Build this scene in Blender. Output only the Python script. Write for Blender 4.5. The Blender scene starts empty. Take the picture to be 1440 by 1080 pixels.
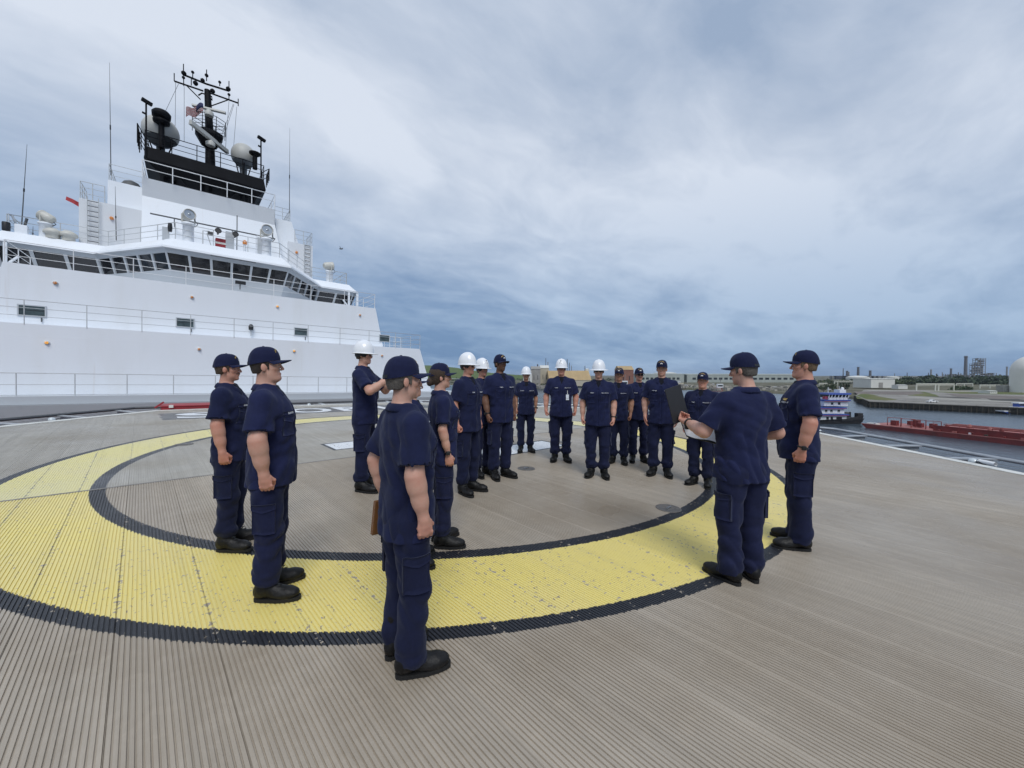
import bpy, bmesh, math, random
import numpy as np
from mathutils import Matrix, Vector
R = math.radians
random.seed(7); RNG = np.random.default_rng(11)
SC = bpy.context.scene
COL = SC.collection

# ------------------------------------------------------------------ camera
EYE = 1.62                       # camera height above the helideck
FPX = 552.4                      # focal length in pixels of a 1440 wide frame
YAW, PITCH, ROLL = R(43.47), math.atan((540-524.6)/FPX), R(-1.55)
def basis(yaw, pitch, roll):     # columns: right, forward, up
    return (Matrix.Rotation(-yaw, 3, 'Z') @ Matrix.Rotation(-pitch, 3, 'X') @ Matrix.Rotation(roll, 3, 'Y'))
B = basis(YAW, PITCH, ROLL)
EYEV = Vector((0, 0, EYE))
cam_d = bpy.data.cameras.new('camera'); cam = bpy.data.objects.new('camera', cam_d); COL.objects.link(cam)
cam_d.sensor_width = 36; cam_d.lens = 36*FPX/1440; cam_d.clip_start = 0.05; cam_d.clip_end = 30000
cm = Matrix((B.col[0], B.col[2], -B.col[1])).transposed().to_4x4(); cm.translation = EYEV
cam.matrix_world = cm
SC.camera = cam

# ------------------------------------------------------------------ world (overcast sky) and sun
SUN_EL, SUN_AZ = R(50), R(-150)   # azimuth clockwise from +Y
wd = bpy.data.worlds.new('World'); SC.world = wd; wd.use_nodes = True
nt = wd.node_tree; nt.nodes.clear()
def N(t, ty, **k):
    n = t.nodes.new(ty)
    for a, v in k.items(): setattr(n, a, v)
    return n
def mth(t, op, a, b=None, c=None, clamp=False):
    n = N(t, 'ShaderNodeMath', operation=op, use_clamp=clamp)
    for i, v in enumerate((a, b, c)):
        if v is None: continue
        if hasattr(v, 'links'): t.links.new(v, n.inputs[i])
        else: n.inputs[i].default_value = v
    return n.outputs[0]
def vmth(t, op, a, b=None):
    n = N(t, 'ShaderNodeVectorMath', operation=op)
    for i, v in enumerate((a, b)):
        if v is None: continue
        if hasattr(v, 'links'): t.links.new(v, n.inputs[i])
        else: n.inputs[i].default_value = v
    return n.outputs[0]
def sep(t, v):
    n = N(t, 'ShaderNodeSeparateXYZ'); t.links.new(v, n.inputs[0]); return n.outputs
def comb(t, x, y, z):
    n = N(t, 'ShaderNodeCombineXYZ')
    for i, v in enumerate((x, y, z)):
        if hasattr(v, 'links'): t.links.new(v, n.inputs[i])
        else: n.inputs[i].default_value = v
    return n.outputs[0]
def noise(t, vec, scale, detail=4, rough=.55, dist=0.0, out=0):
    n = N(t, 'ShaderNodeTexNoise'); n.inputs['Scale'].default_value = scale; n.inputs['Detail'].default_value = detail
    n.inputs['Roughness'].default_value = rough; n.inputs['Distortion'].default_value = dist
    if vec is not None: t.links.new(vec, n.inputs['Vector'])
    return n.outputs[out]
def ramp(t, fac, stops, interp='LINEAR'):
    n = N(t, 'ShaderNodeValToRGB'); e = n.color_ramp.elements; n.color_ramp.interpolation = interp
    while len(e) < len(stops): e.new(.5)
    for el, (p, c) in zip(e, stops):
        el.position = p; el.color = (c if len(c) == 4 else (*c, 1)) if hasattr(c, '__len__') else (c, c, c, 1)
    t.links.new(fac, n.inputs[0]); return n.outputs[0]
def mix(t, fac, a, b, mode='MIX'):
    n = N(t, 'ShaderNodeMix', data_type='RGBA', blend_type=mode)
    for s, v in ((n.inputs[0], fac), (n.inputs[6], a), (n.inputs[7], b)):
        if hasattr(v, 'links'): t.links.new(v, s)
        elif isinstance(v, (int, float)): s.default_value = v
        else: s.default_value = (*v, 1) if len(v) == 3 else v
    return n.outputs[2]
def smooth(t, v, a, b):
    n = N(t, 'ShaderNodeMapRange', interpolation_type='SMOOTHSTEP'); n.clamp = True
    t.links.new(v, n.inputs[0])
    for i, q in ((1, a), (2, b), (3, 0), (4, 1)): n.inputs[i].default_value = q
    return n.outputs[0]
sky = N(nt, 'ShaderNodeTexSky', sky_type='NISHITA', sun_disc=False)
sky.sun_elevation = SUN_EL; sky.sun_rotation = SUN_AZ; sky.air_density = 1.2; sky.dust_density = 2.0
tc = N(nt, 'ShaderNodeTexCoord').outputs['Generated']
dx, dy, dz = sep(nt, tc)
den = mth(nt, 'ADD', mth(nt, 'MAXIMUM', dz, 0.0), 0.20)
cp = comb(nt, mth(nt, 'DIVIDE', dx, den), mth(nt, 'DIVIDE', dy, den), 0.0)
rot = N(nt, 'ShaderNodeMapping'); nt.links.new(cp, rot.inputs[0])
rot.inputs['Rotation'].default_value = (0, 0, R(20)); rot.inputs['Scale'].default_value = (1.0, 1.5, 1); rot.inputs['Location'].default_value = (4*2.37+.4, 4*1.91+3.3, 0)
warp = noise(nt, rot.outputs[0], .6, 4, .5, out=1)
def vscale(v, k):
    o = vmth(nt, 'SCALE', v); o.node.inputs[3].default_value = k; return o
wv = vmth(nt, 'ADD', rot.outputs[0], vscale(warp, 1.1))
n1 = noise(nt, wv, .42, 4, .5); n2 = noise(nt, wv, 1.5, 6, .58); n3 = noise(nt, wv, 5.0, 5, .6)
cl = mth(nt, 'ADD', mth(nt, 'ADD', mth(nt, 'MULTIPLY', n1, .62), mth(nt, 'MULTIPLY', n2, .27)), mth(nt, 'MULTIPLY', n3, .11))
thick = ramp(nt, cl, [(.41, 0.0), (.51, .5), (.60, 1.0)])
clear = mix(nt, 1.0, sky.outputs[0], (.10, .10, .10), 'MULTIPLY')
low = smooth(nt, dz, -.02, .50)
cdark = mix(nt, low, (.11, .205, .37), (.27, .345, .47))
cbrite = mix(nt, low, (.265, .38, .545), (.585, .635, .72))
cloud = mix(nt, thick, cdark, cbrite)
skyc = mix(nt, .94, clear, cloud)
skyc = mix(nt, smooth(nt, dz, 0.0, -.06), skyc, (.14, .17, .2))
bgn = N(nt, 'ShaderNodeBackground'); nt.links.new(skyc, bgn.inputs[0]); bgn.inputs[1].default_value = 1.0
nt.links.new(bgn.outputs[0], N(nt, 'ShaderNodeOutputWorld').inputs[0])
sun_d = bpy.data.lights.new('sun', 'SUN'); sun_d.energy = 1.5; sun_d.angle = R(28); sun_d.color = (1, .985, .955)
sun = bpy.data.objects.new('sun', sun_d); COL.objects.link(sun); sun.location = (0, 0, 60)
sdir = Vector((math.sin(SUN_AZ)*math.cos(SUN_EL), math.cos(SUN_AZ)*math.cos(SUN_EL), math.sin(SUN_EL)))
sun.rotation_euler = sdir.to_track_quat('Z', 'Y').to_euler()
SC.view_settings.view_transform = 'Standard'; SC.view_settings.look = 'None'
SC.view_settings.exposure = 0.32; SC.view_settings.gamma = 1; SC.view_settings.use_curve_mapping = False
SC.render.engine = 'CYCLES'; SC.cycles.use_denoising = True

# ------------------------------------------------------------------ frames and helpers
def ray(u, v): return B @ Vector(((u-720)/FPX, 1, -(v-540)/FPX))
def at(u, v, y):                 # point seen at photo pixel u,v on the athwartships plane y (ship frame)
    d = ray(u, v); return EYEV + d*(y/d.y)
def on_deck(u, v, z=0.0):
    d = ray(u, v); return EYEV + d*((z-EYE)/d.z)
# the sea and the shore lie in the level frame; the ship is trimmed and listed a degree or so
SEA = 20.0                       # camera above the water
GB = basis(YAW, math.atan((540-527)/FPX), 0.0)
_c = Matrix.Translation(EYEV) @ B.to_4x4() @ GB.inverted().to_4x4() @ Matrix.Translation((0, 0, -SEA))
G = _c                           # level frame (water z = 0) -> world
def gray(u, v): return GB @ Vector(((u-720)/FPX, 1, -(v-540)/FPX))
def lvl(u, v, z=0.0):            # level-frame point at height z above the water for a photo pixel
    d = gray(u, v); return Vector((0, 0, SEA)) + d*((z-SEA)/d.z)
FW = Vector((math.sin(YAW), math.cos(YAW), 0)); RT = Vector((math.cos(YAW), -math.sin(YAW), 0))
def lpt(u, dist, z=0.0):         # level-frame point in the picture column u at forward distance dist
    p = FW*dist + RT*((u-720)/FPX*dist); p.z = z; return p
def lz(v, dist): return SEA + math.tan(math.atan((540-v)/FPX) - math.atan((540-527)/FPX))*dist

def tag(o, label=None, cat=None, group=None, kind=None):
    if label: o['label'] = label
    if cat: o['category'] = cat
    if group: o['group'] = group
    if kind: o['kind'] = kind
    return o
def link(o, parent=None):
    COL.objects.link(o)
    if parent is not None: o.parent = parent
    return o
def empty(name, loc=(0, 0, 0), rz=0.0, scale=1.0, parent=None, mat=None):
    o = bpy.data.objects.new(name, None); link(o, parent); o.empty_display_size = .2
    if mat is not None: o.matrix_world = mat
    else:
        o.location = loc; o.rotation_euler = (0, 0, rz); o.scale = (scale,)*3
    return o
class MB:
    """collects shapes; build() links them as one mesh object"""
    def __init__(s): s.v = []; s.f = []; s.sm = []
    def add(s, vs, fs, smooth=False):
        b = len(s.v); s.v += [tuple(v) for v in vs]; s.f += [tuple(i+b for i in f) for f in fs]; s.sm += [smooth]*len(fs); return s
    def box(s, x0, x1, y0, y1, z0, z1):
        return s.hexa([(x0, y0, z0), (x1, y0, z0), (x1, y1, z0), (x0, y1, z0), (x0, y0, z1), (x1, y0, z1), (x1, y1, z1), (x0, y1, z1)])
    def hexa(s, p):
        return s.add(p, [(3, 2, 1, 0), (4, 5, 6, 7), (0, 1, 5, 4), (1, 2, 6, 5), (2, 3, 7, 6), (3, 0, 4, 7)])
    def cbox(s, c, hx, hy, hz, rz=0.0):
        m = Matrix.Rotation(rz, 3, 'Z'); c = Vector(c)
        q = [c + m @ Vector((a*hx, b*hy, d*hz)) for d in (-1, 1) for a, b in ((-1, -1), (1, -1), (1, 1), (-1, 1))]
        return s.hexa(q)
    def beam(s, a, b, w, h=None, up=(0, 0, 1)):
        a, b = Vector(a), Vector(b); h = h or w; d = (b-a).normalized(); up = Vector(up)
        if abs(d.dot(up)) > .98: up = Vector((1, 0, 0))
        x = d.cross(up).normalized(); y = x.cross(d).normalized()
        q = [p + x*(i*w/2) + y*(j*h/2) for p in (a, b) for i, j in ((-1, -1), (1, -1), (1, 1), (-1, 1))]
        return s.hexa(q)
    def tube(s, pts, r, n=8, caps=True, r2=None):
        pts = [Vector(p) for p in pts]; m = len(pts); vs = []; fs = []
        up = None
        for i, p in enumerate(pts):
            d = (pts[min(i+1, m-1)]-pts[max(i-1, 0)]).normalized()
            if up is None: up = Vector((0, 0, 1)) if abs(d.z) < .9 else Vector((1, 0, 0))
            x = d.cross(up).normalized(); y = x.cross(d).normalized(); up = y
            rr = r if r2 is None else r + (r2-r)*i/(m-1)
            if isinstance(r, (list, tuple)): rr = r[i]
            vs += [p + (x*math.cos(2*math.pi*k/n) + y*math.sin(2*math.pi*k/n))*rr for k in range(n)]
        for i in range(m-1):
            for k in range(n):
                a, b = i*n+k, i*n+(k+1) % n; fs.append((a, b, b+n, a+n))
        s.add(vs, fs, True)
        if caps: s.add(vs[:n], [tuple(range(n-1, -1, -1))]); s.add(vs[-n:], [tuple(range(n))])
        return s
    def lathe(s, prof, n=24, c=(0, 0, 0), sx=1.0, sy=1.0, m=None, smooth=True):
        vs = []; fs = []; c = Vector(c)
        for r, z in prof:
            for k in range(n):
                a = 2*math.pi*k/n; p = Vector((r*math.cos(a)*sx, r*math.sin(a)*sy, z))
                if m is not None: p = m @ p
                vs.append(p + c)
        for i in range(len(prof)-1):
            for k in range(n):
                a, b = i*n+k, i*n+(k+1) % n; fs.append((a, b, b+n, a+n))
        s.add(vs, fs, smooth)
        s.add(vs[:n], [tuple(range(n-1, -1, -1))]); s.add(vs[-n:], [tuple(range(n))])
        return s
    def prism(s, poly, z0, z1):
        n = len(poly); vs = [(x, y, z0) for x, y in poly] + [(x, y, z1) for x, y in poly]
        return s.add(vs, [tuple(range(n-1, -1, -1)), tuple(range(n, 2*n))] + [(i, (i+1) % n, n+(i+1) % n, n+i) for i in range(n)])
    def mesh(s, name, mat=None):
        me = bpy.data.meshes.new(name); me.from_pydata([tuple(v) for v in s.v], [], s.f)
        me.polygons.foreach_set('use_smooth', s.sm)
        if mat is not None: me.materials.append(mat)
        me.update(); return me
    def build(s, name, mat, parent=None, label=None, cat=None, group=None, kind=None, bevel=0.0):
        o = bpy.data.objects.new(name, s.mesh(name, mat)); link(o, parent)
        if bevel:
            b = o.modifiers.new('bevel', 'BEVEL'); b.width = bevel; b.segments = 2; b.limit_method = 'ANGLE'; b.angle_limit = R(40)
        return tag(o, label, cat, group, kind)
def dup(o, parent=None):
    c = o.copy(); COL.objects.link(c); c.parent = parent
    if parent is not None: c.matrix_parent_inverse = o.matrix_parent_inverse
    for ch in o.children: dup(ch, c)
    return c

# ------------------------------------------------------------------ materials
MATS = {}
def pmat(name, col, rough=.6, metal=0.0, var=.08, nscale=6.0, bump=0.0, bscale=40.0, coords='Object', spec=.5, dirt=None, dscale=1.5, damt=.3, emit=None, estr=0.0, coat=0.0, sheen=0.0, alpha=1.0, stretch=None):
    m = bpy.data.materials.new(name); m.use_nodes = True; t = m.node_tree; b = t.nodes['Principled BSDF']
    co = N(t, 'ShaderNodeTexCoord').outputs[coords]
    if stretch:
        mp = N(t, 'ShaderNodeMapping'); t.links.new(co, mp.inputs[0]); mp.inputs['Scale'].default_value = stretch; co = mp.outputs[0]
    n = noise(t, co, nscale, 5, .6)
    c = mix(t, ramp(t, n, [(.3, 0.0), (.7, 1.0)]), tuple(max(0, x*(1-var)) for x in col), tuple(min(1, x*(1+var)) for x in col))
    if dirt:
        dn = ramp(t, noise(t, co, dscale, 6, .65), [(.5, 0.0), (.75, 1.0)])
        c = mix(t, mth(t, 'MULTIPLY', dn, damt), c, dirt)
    t.links.new(c, b.inputs['Base Color'])
    b.inputs['Roughness'].default_value = rough; b.inputs['Metallic'].default_value = metal
    b.inputs['Specular IOR Level'].default_value = spec
    b.inputs['Coat Weight'].default_value = coat; b.inputs['Sheen Weight'].default_value = sheen
    if emit: b.inputs['Emission Color'].default_value = (*emit, 1); b.inputs['Emission Strength'].default_value = estr
    if alpha < 1: b.inputs['Alpha'].default_value = alpha
    if bump:
        bn = N(t, 'ShaderNodeBump'); bn.inputs['Strength'].default_value = bump; bn.inputs['Distance'].default_value = .02
        t.links.new(noise(t, co, bscale, 4, .6), bn.inputs['Height']); t.links.new(bn.outputs[0], b.inputs['Normal'])
    MATS[name] = m; return m
# ================================================================== helideck
DC = Vector((4.95, 7.2)); AP = 10.8; RIM = 11.02
R_IN0, R_IN1, R_OUT0, R_OUT1 = 5.205, 5.35, 6.265, 6.385
def deck_material(name, col, far):
    m = bpy.data.materials.new(name); m.use_nodes = True; t = m.node_tree; b = t.nodes['Principled BSDF']
    pos = N(t, 'ShaderNodeNewGeometry').outputs['Position']; px, py, pz = sep(t, pos)
    rnd = N(t, 'ShaderNodeObjectInfo').outputs['Random']
    # grain drawn out along the planks
    st = N(t, 'ShaderNodeMapping'); t.links.new(pos, st.inputs[0]); st.inputs['Scale'].default_value = (9, .35, 1)
    st2 = N(t, 'ShaderNodeMapping'); t.links.new(pos, st2.inputs[0]); st2.inputs['Scale'].default_value = (40, 1.2, 1)
    g1 = noise(t, st.outputs[0], 1.0, 6, .65); g2 = noise(t, pos, .55, 6, .6); g3 = noise(t, pos, 9, 5, .65); g4 = noise(t, st2.outputs[0], 1.0, 4, .6)
    base = mix(t, ramp(t, g1, [(.28, 0.0), (.72, 1.0)]), tuple(x*.80 for x in col), tuple(x*1.14 for x in col))
    base = mix(t, mth(t, 'MULTIPLY', ramp(t, g4, [(.45, 0.0), (.7, 1.0)]), .35), base, tuple(x*.7 for x in col))
    base = mix(t, mth(t, 'MULTIPLY', ramp(t, g2, [(.42, 0.0), (.68, 1.0)]), .8), base, (col[0]*.66, col[1]*.61, col[2]*.54))
    base = mix(t, mth(t, 'MULTIPLY', ramp(t, g3, [(.52, 0.0), (.75, 1.0)]), .25), base, (col[0]*1.3, col[1]*1.28, col[2]*1.25))
    base = mix(t, mth(t, 'MULTIPLY', rnd, .30), base, (col[0]*.68, col[1]*.66, col[2]*.64))
    # paint: coverage eaten by chips, most of them along the plank seams
    sx = mth(t, 'ABSOLUTE', mth(t, 'SUBTRACT', mth(t, 'FRACT', mth(t, 'DIVIDE', mth(t, 'SUBTRACT', px, DC.x-.22), .44)), .5))
    seam = smooth(t, sx, .43, .5)
    chipn = noise(t, pos, 26, 3, .6); patch = noise(t, pos, 1.7, 3, .5)
    chip = mth(t, 'ADD', mth(t, 'ADD', chipn, mth(t, 'MULTIPLY', seam, .10)), mth(t, 'MULTIPLY', mth(t, 'SUBTRACT', patch, .5), .16))
    keep = mth(t, 'SUBTRACT', 1.0, smooth(t, chip, .640, .662))
    ex = mth(t, 'SUBTRACT', px, DC.x); ey = mth(t, 'SUBTRACT', py, DC.y)
    rx, ry = mth(t, 'ADD', ex, .06), mth(t, 'SUBTRACT', ey, .05)
    rr = mth(t, 'SQRT', mth(t, 'ADD', mth(t, 'MULTIPLY', rx, rx), mth(t, 'MULTIPLY', ry, ry)))
    rr = mth(t, 'ADD', rr, mth(t, 'MULTIPLY', mth(t, 'SUBTRACT', noise(t, pos, 30, 2, .5), .5), .035))
    def band(v, a, c, s=.004):
        return mth(t, 'MULTIPLY', smooth(t, v, a-s, a+s), mth(t, 'SUBTRACT', 1.0, smooth(t, v, c-s, c+s)))
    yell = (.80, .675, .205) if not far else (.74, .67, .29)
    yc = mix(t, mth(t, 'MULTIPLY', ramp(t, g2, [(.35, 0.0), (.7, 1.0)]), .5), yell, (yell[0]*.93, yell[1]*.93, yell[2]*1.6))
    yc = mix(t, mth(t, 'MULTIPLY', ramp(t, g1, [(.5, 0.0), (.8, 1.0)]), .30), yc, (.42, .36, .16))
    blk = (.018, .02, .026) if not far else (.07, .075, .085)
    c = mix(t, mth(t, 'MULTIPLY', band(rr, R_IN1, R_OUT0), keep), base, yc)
    kb = mth(t, 'SUBTRACT', 1.0, smooth(t, chip, .672, .69))
    c = mix(t, mth(t, 'MULTIPLY', mth(t, 'ADD', band(rr, R_IN0, R_IN1), band(rr, R_OUT0, R_OUT1)), kb), c, blk)
    # the H: legs run athwartships, white with a dark outline
    def rect(x0, x1, y0, y1): return mth(t, 'MULTIPLY', band(ex, x0, x1), band(ey, y0, y1))
    hw, hl, bw, ol = 1.55, 2.1, .7, .07
    def H(o): return mth(t, 'MAXIMUM', mth(t, 'MAXIMUM', rect(-hl-o, hl+o, hw-bw-o, hw+o), rect(-hl-o, hl+o, -hw-o, -hw+bw+o)), rect(-bw/2-o, bw/2+o, -hw, hw))
    c = mix(t, mth(t, 'MULTIPLY', H(ol), kb), c, blk)
    c = mix(t, mth(t, 'MULTIPLY', H(0.0), keep), c, (.72, .74, .76))
    if far:   # dark ground under the ship's name
        wob = mth(t, 'MULTIPLY', mth(t, 'SUBTRACT', noise(t, pos, 3, 4, .6), .5), .3)
        nb = mth(t, 'MULTIPLY', band(mth(t, 'ADD', px, wob), .45, 9.75, .02), band(mth(t, 'ADD', py, wob), 15.0, 17.0, .02))
        c = mix(t, mth(t, 'MULTIPLY', nb, .85), c, (.10, .105, .115))
    t.links.new(c, b.inputs['Base Color'])
    wet = ramp(t, noise(t, pos, .28, 5, .55, .6), [(.45, 0.0), (.62, 1.0)])
    t.links.new(mth(t, 'SUBTRACT', .56 if far else .50, mth(t, 'MULTIPLY', wet, .24)), b.inputs['Roughness'])
    bn = N(t, 'ShaderNodeBump'); bn.inputs['Strength'].default_value = .35; bn.inputs['Distance'].default_value = .004
    t.links.new(noise(t, pos, 160, 3, .6), bn.inputs['Height']); t.links.new(bn.outputs[0], b.inputs['Normal'])
    return m
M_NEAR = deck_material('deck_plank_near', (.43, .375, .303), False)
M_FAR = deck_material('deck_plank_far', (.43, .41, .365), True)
M_WHITE = pmat('white_paint', (.80, .81, .82), .35, var=.02, nscale=.6, dirt=(.55, .56, .56), dscale=.4, damt=.18)
M_WORN = pmat('worn_white_paint', (.66, .66, .62), .5, var=.1, nscale=3, dirt=(.22, .2, .17), dscale=5, damt=.6, bump=.2)
M_GREY = pmat('grey_paint', (.34, .36, .38), .5, var=.08, nscale=2, dirt=(.2, .19, .18), dscale=2, damt=.3)
M_ALU = pmat('dull_aluminium', (.45, .47, .49), .42, metal=.55, var=.1, nscale=4, dirt=(.2, .2, .2), dscale=6, damt=.4)
M_DKGREY = pmat('dark_grey_paint', (.09, .095, .10), .55, var=.15)
M_BLACK = pmat('black_paint', (.012, .013, .016), .5, var=.2)
M_RUBBER = pmat('black_rubber', (.02, .02, .021), .7, var=.2)
M_RED = pmat('red_paint', (.30, .022, .03), .45, var=.1, dirt=(.15, .03, .03), damt=.4)
M_NET = pmat('net_rope', (.16, .17, .17), .8)
M_CHROME = pmat('bare_steel', (.6, .62, .64), .25, metal=.9)
M_LENS = pmat('lamp_glass', (.55, .6, .62), .1, var=.1, coat=1.0)

M_JOINT = pmat('joint_strip', (.21, .20, .185), .6, var=.2, nscale=5)
helideck = empty('helideck'); tag(helideck, kind='structure')
PITCH_R, NRIB = .44/18, 18
def yhalf(x, a=AP): return min(a, a*math.sqrt(2) - abs(x-DC.x))
def plank(x0, row, w=.44):
    prof = []
    dep = .0075 if row == 0 else .0042
    gap = .0026
    for k in range(NRIB):
        a = x0 + k*PITCH_R; last = k == NRIB-1
        l = a + (gap if k == 0 else .0032)
        prof += [(a if k == 0 else a+.0028, -dep), (a+.0045, 0.0), (a+PITCH_R-.0045, 0.0), (a+PITCH_R-(.0028 if not last else 0.0), -dep)]
        if last: prof[-1:] = [(a+PITCH_R-.0024, -dep), (a+PITCH_R-.0012, -.0015), (a+PITCH_R, -.0015)]
    vs = []
    for x, z in prof:
        h = yhalf(x)
        y0, y1 = (DC.y-h, DC.y-.004) if row == 0 else (DC.y+.004, DC.y+h)
        vs += [(x, y0, z), (x, y1, z)]
    mb = MB(); mb.add(vs, [(2*i, 2*i+2, 2*i+3, 2*i+1) for i in range(len(prof)-1)])
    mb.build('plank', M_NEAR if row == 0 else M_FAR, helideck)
k0 = -24
for row in (0, 1):
    for k in range(k0, 25):
        x0 = DC.x - .22 + k*.44
        if x0 < DC.x-AP or x0+.44 > DC.x+AP: continue
        plank(x0, row)
# cover strip over the athwartships joint
MB().box(DC.x-AP, DC.x+AP, DC.y-.022, DC.y+.022, -.006, .003).build('joint_strip', M_JOINT, helideck)
def octa(a): 
    s = a*math.tan(math.pi/8); return [(DC.x+x, DC.y+y) for x, y in ((a, -s), (a, s), (s, a), (-s, a), (-a, s), (-a, -s), (-s, -a), (s, -a))]
def ring(mb, a0, a1, z0, z1, edges=range(8)):
    p, q = octa(a0), octa(a1)
    for i in edges:
        j = (i+1) % 8
        mb.hexa([(*p[i], z0), (*q[i], z0), (*q[j], z0), (*p[j], z0), (*p[i], z1), (*q[i], z1), (*q[j], z1), (*p[j], z1)])
for i in range(8):
    mb = MB(); ring(mb, AP-.02, RIM, -.06, .012, [i]); mb.build('edge_rim', M_WORN, helideck)
    mb = MB(); ring(mb, RIM+.02, RIM+.2, -.35, -.03, [i]); mb.build('gutter', M_ALU, helideck)
mb = MB(); mb.prism(octa(AP-.1), -.5, -.034); mb.build('deck_frame', M_GREY, helideck)
# letters of the ship's name
def text_geo(s, bold=True):
    cu = bpy.data.curves.new('t', 'FONT'); cu.body = s; cu.resolution_u = 3; cu.offset = .028 if bold else .012
    o = bpy.data.objects.new('t', cu); COL.objects.link(o)
    bpy.context.view_layer.update()
    me = o.to_mesh(); v = [tuple(x.co[:2]) for x in me.vertices]; f = [tuple(p.vertices) for p in me.polygons]
    o.to_mesh_clear(); bpy.data.objects.remove(o); bpy.data.curves.remove(cu)
    a = np.array(v); lo, hi = a.min(0), a.max(0); a = (a-lo)/(hi-lo); return a, f, (hi-lo)[0]/(hi-lo)[1]
M_LETTER = pmat('letter_white', (.72, .74, .76), .55, var=.06, nscale=3, dirt=(.35, .34, .33), dscale=4, damt=.5)
for ch, x0, x1 in (('S', .80, 2.2), ('T', 2.4, 3.75), ('O', 3.9, 5.42), ('R', 5.66, 7.05), ('I', 7.3, 7.62), ('S', 7.9, 9.3)):
    a, f, _ = text_geo(ch)
    MB().add([(x0+u*(x1-x0), 15.2+w*1.6, .0045) for u, w in a], f).build('letter', M_LETTER, helideck)
# flush tie-down plates
M_PLATE = pmat('tie_down_plate', (.15, .14, .13), .5, metal=.4, var=.2, nscale=30, dirt=(.3, .28, .25), dscale=20, damt=.6)
def tiedown(x, y):
    mb = MB(); mb.lathe([(.15, .0005), (.15, .006), (.135, .007), (.125, .004), (.06, .0035), (.055, .001)], 28, (x, y, 0))
    o = mb.build('tie_down', M_PLATE, helideck)
    MB().beam((x-.06, y, .012), (x+.06, y, .012), .018, .012).build('cross_bar', M_CHROME, o)
for u, v in ((740, 659), (940, 715), (259, 625), (795, 622), (650, 607)):
    p = on_deck(u, v); tiedown(p.x, p.y)
# ------------------------------------------------------------------ safety net frames round the edge
NET0, NET1, NETZ = RIM+.22, 12.3, -.03
def net_edge(i, label, dark=False):
    p, q = octa(NET0), octa(NET1); j = (i+1) % 8
    root = empty('safety_net', (*p[i], 0)); tag(root, label, 'safety net', 'net frames along the helideck edge')
    inv = Matrix.Translation((-p[i][0], -p[i][1], 0))
    def bld(mb, n, m): mb.v = [tuple(inv @ Vector(v)) for v in mb.v]; return mb.build(n, m, root)
    P = lambda f, g, z=0: Vector((*(np.array(p[i])*(1-f)+np.array(p[j])*f)*(1-g)+(np.array(q[i])*(1-f)+np.array(q[j])*f)*g, z))
    bld(MB().tube([P(0, 1, NETZ+.03), P(1, 1, NETZ+.03)], .045, 8), 'outer_rail', M_DKGREY if dark else M_ALU)
    n = 6
    for k in range(n):
        f = (k+.25)/n*.98+.02
        bld(MB().beam(P(f, 0, NETZ), P(f, .99, NETZ), .16, .03), 'support_arm', M_ALU)
        a, b, c, d = P(f, 0, NETZ-.02), P(f, .95, NETZ-.02), P(f, 0, NETZ-.42), P(f, .95, NETZ-.10)
        e = (P(f+.02, 0)-P(f, 0)).normalized()*.006
        bld(MB().hexa([c-e, c+e, d+e, d-e, a-e, a+e, b+e, b-e]), 'bracket_plate', M_GREY)
    mb = MB(); L = (Vector(p[j])-Vector(p[i])).length
    for k in range(1, int(L/.2)):
        f = k*.2/L; mb.tube([P(f, 0, NETZ-.03), P(f, .5, NETZ-.07), P(f, 1, NETZ)], .0035, 3, False)
    for k in range(1, 5): mb.tube([P(x, k/5, NETZ-.03-.04*math.sin(k/5*3.14)) for x in (0, .5, 1)], .0035, 3, False)
    o = bld(mb, 'mesh', M_NET); o['kind'] = 'stuff'
net_edge(7, 'grey safety net frame on the angled deck edge facing the red barge')
net_edge(0, 'grey safety net frame on the deck edge behind the row facing the photographer')
net_edge(1, 'grey safety net frame at the far angled corner of the helideck')
net_edge(2, 'dark railed safety net frame between the helideck and the white deckhouse', True)
net_edge(3, 'dark railed safety net frame at the angled deck corner left of the ship name', True)
# perimeter lamps on the rim
def perim_lamp(pos, ang, label, pipe=True):
    root = empty('perimeter_lamp', pos, ang, .72); tag(root, label, 'deck lamp', 'lamps along the helideck edge')
    MB().box(-.16, .16, -.10, .12, -.1, -.04).build('base_plate', M_BLACK, root)
    MB().lathe([(.10, -.04), (.105, .0), (.09, .045), (.05, .075), (.0, .085)], 20, (.08, 0, 0)).build('lamp_dome', M_LENS, root)
    MB().tube([(-.02, .02, .0), (-.1, .05, .02), (-.2, .04, -.03), (-.35, .06, -.06)], .016, 8).build('cable', M_RUBBER, root)
    if pipe:
        mb = MB(); mb.tube([(-.46, -.02, .03), (-.06, -.02, .03)], .06, 16, False); mb.tube([(-.46, -.02, .03), (-.06, -.02, .03)], .046, 16, False)
        mb.build('lamp_hood', M_WHITE, root)
    return root
def rim_pt(i, f, a=RIM+.28):
    p = octa(a); j = (i+1) % 8; return Vector((p[i][0]*(1-f)+p[j][0]*f, p[i][1]*(1-f)+p[j][1]*f, .0))
for i, f, lab, pp in ((7, .50, 'hooded white perimeter lamp on the edge facing the barge, beside a net arm', True), (7, .97, 'perimeter lamp with black base at the corner near the blue and white towboat', False),
                   (3, .30, 'perimeter lamp with black base and cable on the deck edge left of the red locker', False), (3, .72, 'perimeter lamp with black base on the deck edge, farthest from the red locker', False),
                   (0, .35, 'perimeter lamp on the edge between the hard-hatted men', False), (2, .45, 'perimeter lamp on the edge behind the ship name', False)):
    a = math.atan2(*(Vector(octa(1)[(i+1) % 8])-Vector(octa(1)[i])).yx) if False else math.pi/2 + i*math.pi/4
    perim_lamp(rim_pt(i, f), a, lab, pp)
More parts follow.
